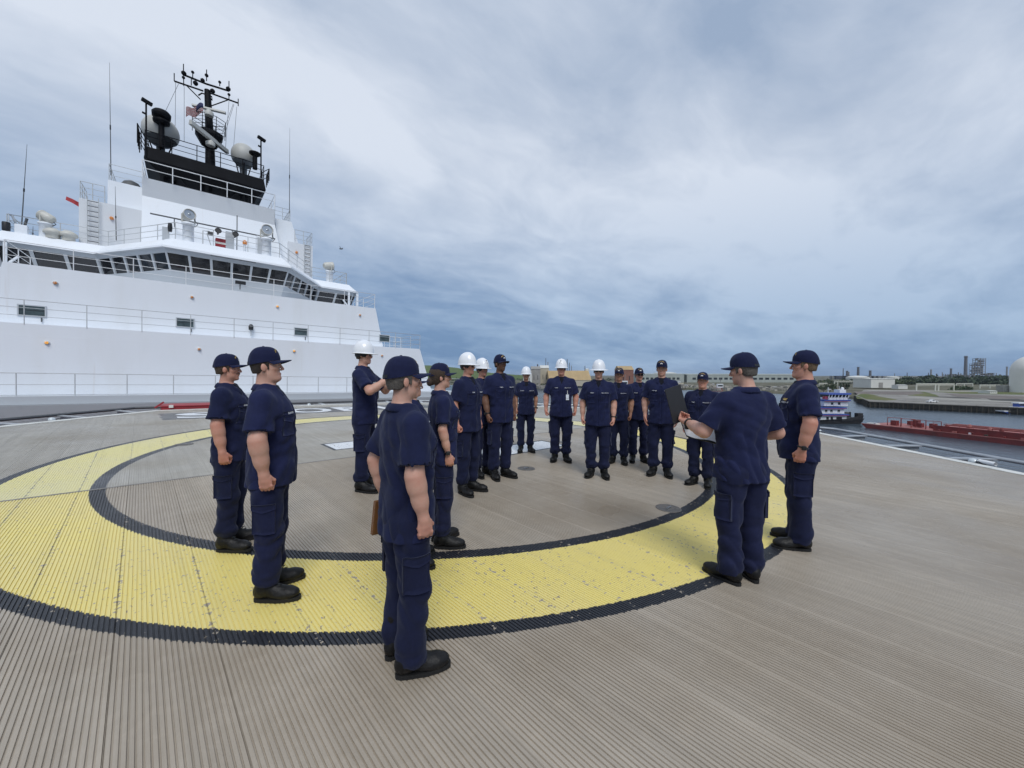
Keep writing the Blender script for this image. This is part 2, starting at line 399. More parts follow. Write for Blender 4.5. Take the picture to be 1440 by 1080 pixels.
# red folded hose locker lying on the edge
def red_locker():
    root = empty('hose_locker', tuple(at(270, 572, 18.45).xy)+(0,), R(2)); tag(root, 'low red metal hose locker lying on the deck edge beside the ship name', 'locker')
    MB().box(-.85, .85, -.2, .3, -.05, .12).build('box', M_RED, root, bevel=.015)
    MB().hexa([(-.9, -.24, .125), (.9, -.24, .125), (.9, .34, .125), (-.9, .34, .125), (-.86, -.2, .15), (.86, -.2, .15), (.86, .3, .19), (-.86, .3, .19)]).build('lid', M_RED, root)
    MB().beam((-1.02, -.1, .08), (-.78, -.1, .28), .05).build('hinge_arm', M_RED, root)
    for x in (-.6, .6): MB().box(x-.06, x+.06, -.27, -.241, .08, .18).build('latch', M_WORN, root)
red_locker()
# ================================================================== the ship's house, wheelhouse, tower and mast
SH = Matrix.Rotation(R(-4), 4, 'Z'); SHI = SH.inverted(); AX = 2.0
def S(u, v, y):                  # ship-house local point for a photo pixel on local plane y
    d = SHI.to_3x3() @ ray(u, v); return EYEV + d*(y/d.y)
def pxm(y_local, u=300): 
    p = SH @ S(u, 400, y_local); return ((p-EYEV).dot(B.col[1]))/FPX      # metres per photo pixel there
def thing(name, label, cat, group=None, loc=(0, 0, 0)):
    o = empty(name, mat=SH @ Matrix.Translation(loc)); return tag(o, label, cat, group)
M_HULL = pmat('ship_white', (.82, .855, .90), .40, var=.018, nscale=.35, dirt=(.66, .66, .63), dscale=.5, damt=.30, stretch=(1, 1, .22))
def plate_seams(m):              # faint welded plating and a few rust runs on the white sides
    t = m.node_tree; b = t.nodes['Principled BSDF']; pos = N(t, 'ShaderNodeNewGeometry').outputs['Position']; x, y, z = sep(t, pos)
    br = N(t, 'ShaderNodeTexBrick'); t.links.new(comb(t, x, z, 0.0), br.inputs['Vector']); br.offset = .5
    for k, v in (('Scale', 1.0), ('Mortar Size', .012), ('Mortar Smooth', .8), ('Brick Width', 2.9), ('Row Height', 1.35)): br.inputs[k].default_value = v
    br.inputs['Color1'].default_value = (1, 1, 1, 1); br.inputs['Color2'].default_value = (1, 1, 1, 1); br.inputs['Mortar'].default_value = (0, 0, 0, 1)
    w = mth(t, 'ADD', br.outputs['Fac'], mth(t, 'MULTIPLY', noise(t, pos, .9, 3, .5), 1.2))
    bn = N(t, 'ShaderNodeBump'); bn.inputs['Strength'].default_value = .22; bn.inputs['Distance'].default_value = .03; t.links.new(w, bn.inputs['Height']); t.links.new(bn.outputs[0], b.inputs['Normal'])
    st = ramp(t, noise(t, comb(t, mth(t, 'MULTIPLY', x, 2.6), mth(t, 'MULTIPLY', y, .3), mth(t, 'MULTIPLY', z, .12)), 1.0, 6, .6), [(.64, 0.0), (.78, 1.0)])
    src = b.inputs['Base Color'].links[0].from_socket; t.links.new(mix(t, mth(t, 'MULTIPLY', st, .35), src, (.55, .47, .38)), b.inputs['Base Color'])
plate_seams(M_HULL)
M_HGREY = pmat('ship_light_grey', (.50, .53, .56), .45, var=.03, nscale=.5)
M_HSHADE = pmat('ship_white_shaded', (.70, .72, .745), .42, var=.03, nscale=.5)  # white plating greyed: shade on leaning parapet and ladder trunks put into the colour
M_RAIL = pmat('rail_paint', (.52, .54, .55), .45, var=.1)
M_RAILW = pmat('rail_white', (.78, .79, .80), .4)
M_GLASS = pmat('dark_window', (.012, .014, .018), .06, var=.3, nscale=1.2, spec=.6)
M_PORT = pmat('port_glass', (.06, .085, .09), .1, var=.5, nscale=2.5)
M_AMBER = pmat('amber_lens', (.75, .33, .04), .25, var=.1, emit=(1, .42, .03), estr=.45)
M_AMBER2 = pmat('amber_lens_dull', (.55, .22, .05), .3, var=.1, emit=(1, .25, .05), estr=.1)
M_MASTB = pmat('mast_black', (.007, .0075, .010), .6, var=.3, nscale=1.2, dirt=(.012, .012, .014), dscale=1, damt=.5, spec=.12)
M_DOME = pmat('radome_grey_white', (.50, .50, .47), .5, var=.06, nscale=1.5, dirt=(.3, .3, .28), damt=.3)
M_LAMPG = pmat('searchlight_beige', (.55, .54, .49), .45, var=.08)
M_REFL = pmat('reflector', (.5, .53, .56), .15, metal=.7)
def railing(parent, runs, h=1.05, nr=3, step=1.55, r=.02, mat=None, zb=None, posts=True, name='railing'):
    for pts in runs:
        mb = MB(); pts = [Vector(p) for p in pts]
        for k in range(nr):
            dz = h*(1-k/nr*1.0)
            mb.tube([p+Vector((0, 0, dz)) for p in pts], r*(1 if k == 0 else .75), 6)
        if posts:
            for a, b in zip(pts, pts[1:]):
                n = max(1, round((b-a).length/step))
                for i in range(n+1):
                    if i == 0 and a is not pts[0]: continue
                    p = a.lerp(b, i/n); mb.tube([p-Vector((0, 0, .05)), p+Vector((0, 0, h))], r*1.1, 6)
        mb.build(name, mat or M_RAIL, parent)
# ---- deckhouse
dh = thing('deckhouse', 'white ship deckhouse with small rectangular windows and thin rails behind the helideck', 'deckhouse', loc=(AX, 28, 0))
def T(mb): mb.v = [(x-AX, y-28, z) for x, y, z in mb.v]; return mb
def hw1(z): return 11.75+(3.3-z)*.33
def hw2(z): return 8.6+(6.1-z)*.22
def slab(hwf, z0, z1, y0, y1, rake=0.0):
    a, b = hwf(z0), hwf(z1)
    return MB().hexa([(AX-a, y0, z0), (AX+a, y0, z0), (AX+a, y1, z0), (AX-a, y1, z0), (AX-b, y0+rake, z1), (AX+b, y0+rake, z1), (AX+b, y1, z1), (AX-b, y1, z1)])
T(slab(hw1, .02, 3.28, 28.0, 48)).build('lower_wall', M_HULL, dh)
T(slab(hw2, 3.29, 6.1, 28.9, 47)).build('upper_wall', M_HULL, dh)
T(MB().box(AX-15, AX+15, 26.9, 48, -.36, .012)).build('deck_lip', M_HGREY, dh)
T(MB().box(AX-15.2, AX+15.2, 26.6, 48, -5, -.37)).build('forecastle_wall', M_GREY, dh)
def TR(runs): return [[(x-AX, y-28, z) for x, y, z in r] for r in runs]
railing(dh, TR([[(AX-14.8, 27.05, .02), (AX+14.8, 27.05, .02)]]), 1.02, 2, 1.75, .019)
railing(dh, TR([[(AX-11.7, 28.0, 3.28), (AX+11.75, 28.0, 3.28), (AX+11.75, 33, 3.28)]]), 1.07, 3, 1.9, .017)
railing(dh, TR([[(AX+9.4, 31.5, 3.28), (AX+11.7, 31.5, 3.28)]]), 1.07, 3, .5, .014, M_RAILW)
railing(dh, TR([[(AX-8.6, 33, 6.1), (AX-8.55, 28.95, 6.1), (AX+8.55, 28.95, 6.1), (AX+8.6, 34, 6.1)]]), 1.02, 3, 2.1, .019, M_RAILW)
for (u0, v0, u1, v1), stub in (((30, 430, 60, 446), 1), ((250, 447, 271, 460), 1), ((415, 459, 431, 471), 1), ((534, 467, 547, 477.5), 0)):
    c = (S(u0, v0, 28.9)+S(u1, v1, 28.9))/2; w = .36 if u0 > 30 else .40; h = .22
    x, z = c.x-AX, 3.95
    y = .9
    mb = MB(); o = w+.05, h+.05
    for a in ((x-o[0], x+o[0], h, o[1]), ): pass
    mb.box(x-w-.05, x+w+.05, y-.05, y+.02, z+h, z+h+.05); mb.box(x-w-.05, x+w+.05, y-.05, y+.02, z-h-.05, z-h)
    mb.box(x-w-.05, x-w, y-.05, y+.02, z-h, z+h); mb.box(x+w, x+w+.05, y-.05, y+.02, z-h, z+h)
    wo = mb.build('window', M_HGREY, dh)
    MB().box(x-w, x+w, y-.022, y-.012, z-h, z+h).build('pane', M_PORT, wo)
    MB().beam((x-w, y-.03, z+.02), (x+w, y-.03, z+.02), .02).build('wiper_bar', M_BLACK, wo)
    if stub: MB().tube([(x+w-.1, y-.05, z-h-.08), (x+w-.1, y-.05, z-h-.28)], .025, 6).build('drain_stub', M_DKGREY, wo)
def wall_lamp(u, v, y, m, par=dh):
    p = S(u, v, y); x, z = p.x-AX, p.z; yy = y-28
    mt = Matrix.Rotation(R(90), 3, 'X')
    o = MB().lathe([(.085, 0), (.09, .04), (.07, .05)], 16, (x, yy, z), m=mt).build('wall_lamp', M_WORN, par)
    MB().lathe([(.055, .04), (.06, .08), (.045, .115), (.0, .13)], 16, (x, yy, z), m=mt).build('lens', m, o)
    MB().tube([(x, yy-.04, z+.075), (x, yy-.17, z+.02), (x, yy-.04, z-.075)], .009, 5).build('guard', M_WORN, o)
for u, v, m in ((66, 482, M_AMBER), (280, 491, M_AMBER2), (413.5, 493.5, M_AMBER), (537, 500, M_AMBER2)): wall_lamp(u, v, 27.99, m)
for u, v, m in ((78, 398, M_AMBER2), (270, 418, M_AMBER2), (390, 431, M_AMBER), (506, 443, M_AMBER2)): wall_lamp(u, v, 28.89, m)
# floodlight bracket and camera on the wall
p = S(352.5, 461, 28.9)
o = MB().lathe([(.12, -.14), (.13, .1), (.06, .2)], 14, (p.x-AX, .72, p.z)).build('camera_dome', M_BLACK, dh)
MB().beam((p.x-AX, .72, p.z-.14), (p.x-AX, .72, p.z-.5), .06).build('camera_bracket', M_HGREY, o)
p = S(338, 398, 28.9)
o = MB().cbox((p.x-AX, .8, p.z), .26, .1, .09).build('floodlight', M_BLACK, dh)
MB().beam((p.x-AX-.02, .82, p.z-.1), (p.x-AX-.02, .85, p.z-.4), .05).build('floodlight_arm', M_DKGREY, o)
p = S(507, 549, 27.2)
o = MB().cbox((p.x-AX, -.9, .12), .16, .1, .16).build('junction_box', M_LAMPG, dh)
# ---- wheelhouse
wh = thing('wheelhouse', 'white wheelhouse with a band of dark outward-leaning windows above the deckhouse', 'wheelhouse', loc=(AX, 31, 6.1))
def W(mb): mb.v = [(x-AX, y-31, z-6.1) for x, y, z in mb.v]; return mb
PLAN = [(-11.3, 44), (-11.3, 36.6), (-10.85, 36.1), (-6.75, 36.0), (-3.3, 30.6), (3.3, 30.6), (6.5, 36.0), (9.3, 36.1), (9.75, 36.6), (9.75, 44)]
PLAN = [(AX+.1+x, y) for x, y in PLAN]
def inset(poly, d):              # open polyline offset towards the ship
    out = []
    for i, p in enumerate(poly):
        ns = []
        for a, b in ((poly[i-1], p) if i else (None, None), (p, poly[i+1]) if i < len(poly)-1 else (None, None)):
            if a is None: continue
            t = Vector((b[0]-a[0], b[1]-a[1])).normalized(); ns.append(Vector((-t.y, t.x)))
        nrm = ns[0] if len(ns) == 1 else (ns[0]+ns[1])/(1+ns[0].dot(ns[1]))
        out.append((p[0]+nrm.x*d, p[1]+nrm.y*d))
    return out
def skin(mb, polyA, zA, polyB, zB, rng=None):
    for i in (rng or range(len(polyA)-1)):
        a, b, c, d = polyA[i], polyA[i+1], polyB[i+1], polyB[i]
        mb.add([(*a, zA), (*b, zA), (*c, zB), (*d, zB)], [(0, 1, 2, 3)])
ZW0, ZW1, ZC0, ZC1 = 7.12, 8.22, 8.38, 9.12
eave, wtop, wbot, skb = PLAN, inset(PLAN, .22), inset(PLAN, .62), inset(PLAN, .95)
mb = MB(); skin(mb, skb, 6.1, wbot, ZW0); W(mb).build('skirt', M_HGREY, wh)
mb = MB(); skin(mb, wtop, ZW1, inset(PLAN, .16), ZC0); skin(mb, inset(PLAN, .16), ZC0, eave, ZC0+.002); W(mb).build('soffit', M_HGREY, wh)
# canopy and roof
rtop = inset(PLAN, .75)
mb = MB(); skin(mb, eave, ZC0+.004, inset(PLAN, .02), ZC0+.12); skin(mb, inset(PLAN, .02), ZC0+.12, rtop, ZC1)
mb.add([(x, y, ZC1) for x, y in rtop], [tuple(range(len(rtop)))]); W(mb).build('roof', M_HULL, wh)
mb = MB(); skin(mb, inset(PLAN, 1.6), 6.1, inset(PLAN, 1.6), ZC0); W(mb).build('inner_wall', M_MASTB, wh)
# windows: each pane and the posts between them
NWIN = {0: 3, 1: 1, 2: 3, 3: 5, 4: 6, 5: 5, 6: 2, 7: 1, 8: 3}
def lerp2(a, b, t): return (a[0]+(b[0]-a[0])*t, a[1]+(b[1]-a[1])*t)
for i, n in NWIN.items():
    a0, a1, b0, b1 = wbot[i], wbot[i+1], wtop[i], wtop[i+1]
    L = math.dist(a0, a1); pw = min(.2, .12*L/n)
    for k in range(n):
        t0, t1 = k/n, (k+1)/n; e = pw/L*.5+ .0
        q = lambda t, f: (*lerp2(lerp2(a0, a1, t), lerp2(b0, b1, t), f), ZW0+(ZW1-ZW0)*f)
        nrm = Vector((-(a1[1]-a0[1]), a1[0]-a0[0], 0)).normalized()
        # frame = border ring standing 5 cm proud, pane behind
        O = [Vector(q(t0, 0)), Vector(q(t1, 0)), Vector(q(t1, 1)), Vector(q(t0, 1))]
        I = [Vector(q(t0+e, .10)), Vector(q(t1-e, .10)), Vector(q(t1-e, .93)), Vector(q(t0+e, .93))]
        back = [v+nrm*.08 for v in I]
        mb = MB(); mb.add(O+I+back, [(0, 1, 5, 4), (1, 2, 6, 5), (2, 3, 7, 6), (3, 0, 4, 7), (4, 5, 9, 8), (5, 6, 10, 9), (6, 7, 11, 10), (7, 4, 8, 11)])
        fr = W(mb).build('window_frame', M_HGREY, wh)
        mb = MB(); mb.add(back, [(0, 1, 2, 3)]); W(mb).build('pane', M_GLASS, fr)
# wing platforms' struts at the outer ends
for sx in (-1, 1):
    mb = MB(); x = AX+.1+(9.5 if sx > 0 else -11.0)
    mb.beam((x, 36.2, 6.1), (x, 36.2, 8.3), .18); mb.beam((x-sx*.8, 35.9, 6.1), (x-sx*.8, 35.9, 8.3), .14); mb.beam((x-sx*1.3, 35.9, 7.6), (x-sx*.1, 36.1, 6.2), .1)
    W(mb).build('wing_strut', M_HULL, wh)
    mb = MB(); mb.box(min(x-sx*2.2, x+sx*.1), max(x-sx*2.2, x+sx*.1), 35.2, 38, 5.98, 6.05); W(mb).build('wing_deck', M_HGREY, wh)
rt = lambda d: [(x-AX, y-31, ZC1-6.1) for x, y in inset(PLAN, d)]
rr = rt(1.0); railing(wh, [[Vector(p) for p in rr[0:10]]], 1.05, 3, 1.7, .022, M_RAIL)
# wipers gantry along the centre windows
W(MB().tube([S(296, 359, 30.45), S(360, 369.5, 30.45)], .025, 6)).build('wiper_rail', M_DKGREY, wh)
# ---- mast tower
tw = thing('mast_tower', 'white tapered mast tower with a shaded leaning parapet on the wheelhouse roof', 'tower', loc=(AX, 37, ZC1))
def K(mb): mb.v = [(x-AX, y-37, z-ZC1) for x, y, z in mb.v]; return mb
TL, TRr = -2.5, 5.35
K(MB().hexa([(TL, 36.4, ZC1), (5.95, 36.4, ZC1), (5.95, 44, ZC1), (TL, 44, ZC1), (TL, 37.2, 13.05), (TRr, 37.2, 13.05), (TRr, 44, 13.05), (TL, 44, 13.05)])).build('front_wall', M_HULL, tw)
K(MB().hexa([(TL, 37.25, 13.06), (TRr, 37.25, 13.06), (TRr, 44, 13.06), (TL, 44, 13.06), (TL, 36.95, 14.22), (TRr-.1, 36.95, 14.22), (TRr, 44, 14.22), (TL, 44, 14.22)])).build('parapet', M_HSHADE, tw)
K(MB().hexa([(-4.3, 38.2, ZC1), (TL-.01, 38.2, ZC1), (TL-.01, 45, ZC1), (-4.3, 45, ZC1), (-4.25, 38.2, 13.9), (TL-.01, 38.2, 13.9), (TL-.01, 45, 13.9), (-4.25, 45, 13.9)])).build('side_casing', M_HULL, tw)
K(MB().hexa([(5.96, 37.4, ZC1), (8.0, 37.4, ZC1), (8.0, 45, ZC1), (5.96, 45, ZC1), (5.37, 37.6, 13.75), (6.6, 37.6, 13.75), (6.6, 45, 13.75), (5.37, 45, 13.75)])).build('side_casing', M_HULL, tw)
K(MB().box(-5.45, -2.52, 37.3, 39.6, ZC1, 12.05)).build('ladder_trunk', M_HSHADE, tw)
K(MB().box(6.3, 8.15, 37.2, 39.6, ZC1, 12.0)).build('ladder_trunk', M_HSHADE, tw)
for x0, x1 in ((-5.05, -4.55), (7.5, 7.95)):
    mb = MB()
    for x in (x0, x1): mb.tube([(x, 37.12, ZC1), (x, 37.12, 12.2)], .025, 6)
    lo = K(mb).build('ladder', M_RAIL, tw)
    for k in range(9): K(MB().tube([(x0, 37.12, ZC1+.25+k*.32), (x1, 37.12, ZC1+.25+k*.32)], .025, 6)).build('rung', M_DKGREY, lo)
def KR(runs): return [[(x-AX, y-37, z-ZC1) for x, y, z in r] for r in runs]
railing(tw, KR([[(-5.4, 39.4, 12.05), (-5.4, 37.4, 12.05), (-4.3, 37.4, 12.05)], [(8.1, 39.4, 12.0), (8.1, 37.3, 12.0), (6.8, 37.3, 12.0)]]), 1.1, 3, .6, .022)
railing(tw, KR([[(-4.2, 44, 13.9), (-4.2, 38.3, 13.9), (TL, 38.3, 13.9)]]), 1.1, 3, 1.2, .02)
railing(tw, KR([[(TL+.05, 42, 14.22), (TL+.05, 36.7, 14.22), (TRr-.1, 36.7, 14.22), (TRr-.1, 42, 14.22)]]), 1.05, 2, 1.6, .03, M_RAILW)
railing(tw, KR([[(5.4, 37.7, 13.75), (6.5, 37.7, 13.75), (6.5, 42, 13.75)]]), 1.0, 3, .5, .02)
for u, v, y in ((157, 307, 37.28), (417, 355, 37.18)):
    p = S(u, v, y); MB().lathe([(.1, 0), (.1, .08), (.05, .16)], 12, (p.x-AX, p.y-37, p.z-ZC1), m=Matrix.Rotation(R(90), 3, 'X')).build('wall_lamp', M_AMBER2, tw)
K(MB().tube([(0.0, 37.0, 12.0), (0.0, 36.5, 9.3)], .03, 6)).build('cable_pipe', M_HGREY, tw)
K(MB().lathe([(.55, 0), (.55, .25), (.4, .5), (.15, .62), (0, .65)], 18, (-3.2, 39.3, 13.9))).build('vent_cowl', M_DKGREY, tw)
# horizontal spar across the front of the tower
a, b = S(211, 300, 36.0), S(387, 336, 36.0)
K(MB().tube([a, b], .05, 8)).build('signal_spar', M_DKGREY, tw)
for f in (.17, .26, .62): 
    q = a.lerp(b, f); K(MB().tube([q, q+Vector((0, .0, -.35)), q+Vector((0, 1.0, -.35))], .03, 6)).build('spar_bracket', M_DKGREY, tw)
# ---- black mast platform with mast
mp = thing('radar_mast', 'black radar mast on a black platform above the white tower', 'mast', loc=(1.1, 39, 14.22))
MO = Vector((1.1, 39, 14.22))
def Q(mb): mb.v = [tuple(Vector(v)-MO) for v in mb.v]; return mb
PB = [(-1.7, 38.3, 15.25), (4.2, 38.3, 15.25), (4.2, 41, 15.25), (-1.7, 41, 15.25)]
PT = [(-2.45, 37.6, 15.8), (4.75, 37.6, 15.8), (4.75, 41.6, 15.8), (-2.45, 41.6, 15.8)]
PU = [(-2.3, 37.65, 16.62), (4.6, 37.65, 16.62), (4.6, 41.5, 16.62), (-2.3, 41.5, 16.62)]
Q(MB().hexa(PB+PT)).build('platform_underside', M_MASTB, mp); Q(MB().hexa(PT+PU)).build('platform', M_MASTB, mp)
for x, y, w in ((-1.3, 39, .34), (-.85, 39.6, .22), (.75, 38.8, .3), (1.25, 38.8, .22), (3.2, 38.7, .2), (3.55, 38.7, .2), (3.95, 38.7, .24), (2.4, 39.4, .2)):
    Q(MB().beam((x, y, 14.2), (x, y, 15.3), w)).build('leg', M_MASTB, mp)
Q(MB().beam((2.0, 38.5, 14.3), (2.9, 38.5, 15.4), .14)).build('brace', M_MASTB, mp)
for (a, b) in (((-.5, 38.5, 15.35), (0.1, 38.3, 14.5)),): Q(MB().beam(a, b, .1)).build('brace', M_MASTB, mp)
def QR(runs): return [[tuple(Vector(p)-MO) for p in r] for r in runs]
railing(mp, QR([[(-2.3, 41.4, 16.62), (-2.38, 37.7, 16.62), (4.6, 37.7, 16.62), (4.65, 41.4, 16.62)]]), 1.1, 3, 1.5, .028, M_MASTB)
railing(mp, QR([[(4.5, 37.8, 16.3), (4.95, 37.5, 16.62), (4.95, 39.0, 16.62)]]), .9, 3, .5, .03, M_MASTB)
railing(mp, QR([[(-2.4, 37.8, 16.0), (-2.75, 37.4, 16.62), (-2.75, 39, 16.62)]]), 1.25, 4, .5, .03, M_MASTB)
Q(MB().tube([(1.25, 39, 16.5), (1.2, 39.1, 19.2), (1.05, 39.4, 22.9)], [.34, .28, .2], 12)).build('mast_column', M_MASTB, mp)
# crow's nest platform
cb = [(1.15+.5*math.cos(a), 38.9+.5*math.sin(a)) for a in [k*math.pi/4+.39 for k in range(8)]]
ct = [(1.15+.92*math.cos(a), 38.9+.85*math.sin(a)) for a in [k*math.pi/4+.39 for k in range(8)]]
mb = MB(); n = 8; mb.add([(x, y, 18.45) for x, y in cb]+[(x, y, 19.2) for x, y in ct]+[(x, y, 19.45) for x, y in ct], [tuple(range(7, -1, -1)), tuple(range(16, 24))]+[(i, (i+1) % 8, 8+(i+1) % 8, 8+i) for i in range(8)]+[(8+i, 8+(i+1) % 8, 16+(i+1) % 8, 16+i) for i in range(8)])
Q(mb).build('crows_nest', M_MASTB, mp)
railing(mp, QR([[(x+(x-1.15)*.18, y, 19.45) for x, y in ct+[ct[0]]]]), 1.05, 4, .9, .022, M_MASTB)
yz = lambda u, v: S(u, v, 39.3)
def yard(pts, r=.06): Q(MB().tube([yz(*p) for p in pts], r, 6)).build('yard_arm', M_MASTB, mp)
yard([(245, 114), (286, 128)]); yard([(296, 131), (335, 145)]); yard([(258, 105), (290, 118), (322, 128)], .07); yard([(263, 121), (282, 140)], .04); yard([(297, 149), (322, 140)], .04); yard([(279, 134), (284, 131), (298, 136), (298, 141)], .05)
for (u, v, u2, v2) in ((258, 90, 258, 105), (245, 103, 245, 114), (271, 101, 271, 112), (290.5, 98, 290.5, 114), (322, 114, 322, 128), (309, 115, 309, 121), (335, 139, 335, 149), (322, 132, 322, 140), (269, 110, 269, 120), (258, 107, 258.5, 121)):
    Q(MB().tube([yz(u, v), yz(u2, v2)], .035, 6)).build('aerial', M_MASTB, mp)
for u, v, r in ((258.5, 103, .16), (290.5, 106, .12), (321, 125, .16), (275, 117, .16), (299, 128, .16), (285, 113, .14), (271, 101.5, .1), (309, 115.5, .1), (258, 109, .1), (322, 133, .1)):
    p = yz(u, v); Q(MB().lathe([(r*.5, -r), (r, -r*.4), (r, r*.4), (r*.4, r)], 10, p)).build('fitting', M_MASTB, mp)
# stays
mb = MB()
for (a, b) in (((251, 118), (230, 162)), ((328, 146), (306, 206)), ((329, 147), (310, 207)), ((333, 150), (328, 213)), ((259, 122), (259, 200)), ((247, 115), (246, 205)), ((322, 142), (317, 210))):
    Q(MB().tube([yz(*a), yz(*b)], .012, 4)).build('stay', M_DKGREY, mp)
# sensor poles at the corners of the platform
for (u, v0, v1, y) in ((205.5, 226, 144, 37.6), (367, 250, 196, 37.6)):
    a, b = S(u, v0, y), S(u, v1, y)
    Q(MB().tube([a, b], .05, 8)).build('sensor_pole', M_MASTB, mp); Q(MB().beam(b+Vector((-.22, -.1, .1)), b+Vector((.3, .1, .0)), .2)).build('sensor_head', M_MASTB, mp)
    Q(MB().beam(a.lerp(b, .8), a.lerp(b, .8)+Vector((-.2, 0, .05)), .1)).build('sensor_arm', M_MASTB, mp)
# drum antennas
def drum(u, v0, v1, y, prof):
    a, b = S(u, v0, y), S(u, v1, y); k = pxm(y, u)
    Q(MB().tube([a, b], .17, 12)).build('antenna_post', M_MASTB, mp); Q(MB().lathe([(r*k, z*k) for r, z in prof], 20, b)).build('antenna_drum', M_MASTB, mp)
drum(227, 208, 172, 38.4, [(4, -4), (9, -1), (9.5, 2), (6, 3), (6, 5), (10, 6), (10.5, 12), (8, 15), (0, 16)])
drum(358.5, 238, 216, 38.4, [(3, -4), (7, -1), (7, 1), (2, 2)])
# domes
def dome(u, v, rpx, y, label, tall=1.0):
    k = pxm(y, u); c = S(u, v, y); r = rpx*k
    root = thing('satellite_dome', label, 'antenna dome', 'satellite domes on the mast platform', loc=(c.x, c.y, 16.62))
    zc = c.z-16.62
    prof = [(r*math.sin(a), zc-r*tall*math.cos(a)) for a in [i*math.pi/24 for i in range(8, 25)]]
    MB().lathe(prof, 32).build('radome', M_DOME, root)
    MB().lathe([(.25, 0), (.25, max(.05, zc-r*.95)), (r*.5, zc-r*.85*tall), (r*.88, zc-r*.48*tall)], 24).build('dome_base', M_DKGREY if tall < 1.1 else M_GREY, root)
    for a in range(4): MB().beam((r*.2*math.cos(a*1.57), r*.2*math.sin(a*1.57), 0), (r*.6*math.cos(a*1.57), r*.6*math.sin(a*1.57), zc-r*.7), .08).build('strut', M_MASTB, root)
dome(226, 186, 20.5, 39.6, 'large grey white satellite dome behind the black drum antenna on the mast platform')
dome(342.5, 220, 14.8, 39.6, 'smaller egg shaped satellite dome standing on the mast platform', 1.12)
# radar scanners
def scanner(p, ang, half, tilt, label, h=.14):
    root = thing('radar_scanner', label, 'radar', loc=p); root.rotation_euler.z += ang
    MB().lathe([(.28, -.45), (.3, -.2), (.22, -.12), (.12, 0)], 14).build('gearbox', M_DOME, root)
    mb = MB(); mb.hexa([(-half, -.1, -tilt*half), (half, -.1, tilt*half), (half, .16, tilt*half), (-half, .16, -tilt*half), (-half, -.06, -tilt*half+h*2), (half, -.06, tilt*half+h*2), (half, .1, tilt*half+h*2), (-half, .1, -tilt*half+h*2)])
    mb.build('scanner_bar', M_DOME, root, bevel=.03)
scanner(S(294, 154.5, 38.2), R(-16), 1.05, 0.0, 'slim white radar scanner bar high on the black mast', .08)
scanner(S(296, 197, 38.0), R(52), 1.9, 0.0, 'long white radar scanner bar below the crows nest turned end on', .17)
# flag on the mast
def flag():
    c = S(275, 154, 38.3); root = thing('flag', 'small red white and blue striped flag flying from the black mast', 'flag', loc=c)
    mr, mw, mbl = pmat('flag_red', (.30, .05, .06), .8), pmat('flag_white', (.45, .43, .43), .8), pmat('flag_blue', (.03, .035, .1), .8)
    P = lambda s, t: (-1.0*s+.45, -.15*math.sin(s*7+t*2)+.0, .62-.72*t-.75*s+.08*math.sin(s*9))
    ns, ntt = 12, 13
    for j in range(ntt):
        mb = MB(); lo = .42 if j < 7 else 0.0
        vs = []; 
        for i in range(ns+1):
            s = lo+(1-lo)*i/ns
            for t in (j/ntt, (j+1)/ntt): x, y, z = P(s, t); vs += [(x, y, z), (x, y+.01, z)]
        fs = []
        for i in range(ns):
            a = 4*i; fs += [(a, a+4, a+6, a+2), (a+1, a+3, a+7, a+5), (a, a+1, a+5, a+4), (a+2, a+6, a+7, a+3)]
        mb.add(vs, fs, True).build('stripe', mr if j % 2 == 0 else mw, root)
    vs = []
    for i in range(9):
        for t in (0, 7/13): x, y, z = P(.42*i/8, t); vs += [(x, y-.002, z), (x, y+.012, z)]
    fs = []
    for i in range(8): a = 4*i; fs += [(a, a+4, a+6, a+2), (a+1, a+3, a+7, a+5), (a, a+1, a+5, a+4), (a+2, a+6, a+7, a+3)]
    MB().add(vs, fs, True).build('canton', mbl, root)
flag()
c = S(105, 284.5, 37.4)
sf = thing('signal_flag', 'small red flag blowing from the ladder trunk rail', 'flag', loc=c)
vs = []
for i in range(9):
    s = i/8; vs += [(.35-s*.75, .06*math.sin(s*8), -.30+s*.36), (.35-s*.72, .06*math.sin(s*8)+.05, .0+s*.36-.06*s)]
MB().add(vs, [(2*i, 2*i+2, 2*i+3, 2*i+1) for i in range(8)], True).build('cloth', pmat('signal_red', (.40, .045, .05), .8, var=.3, nscale=5), sf)
MB().tube([(.35, 0, -.6), (.35, 0, .1)], .02, 6).build('staff', M_RAIL, sf)
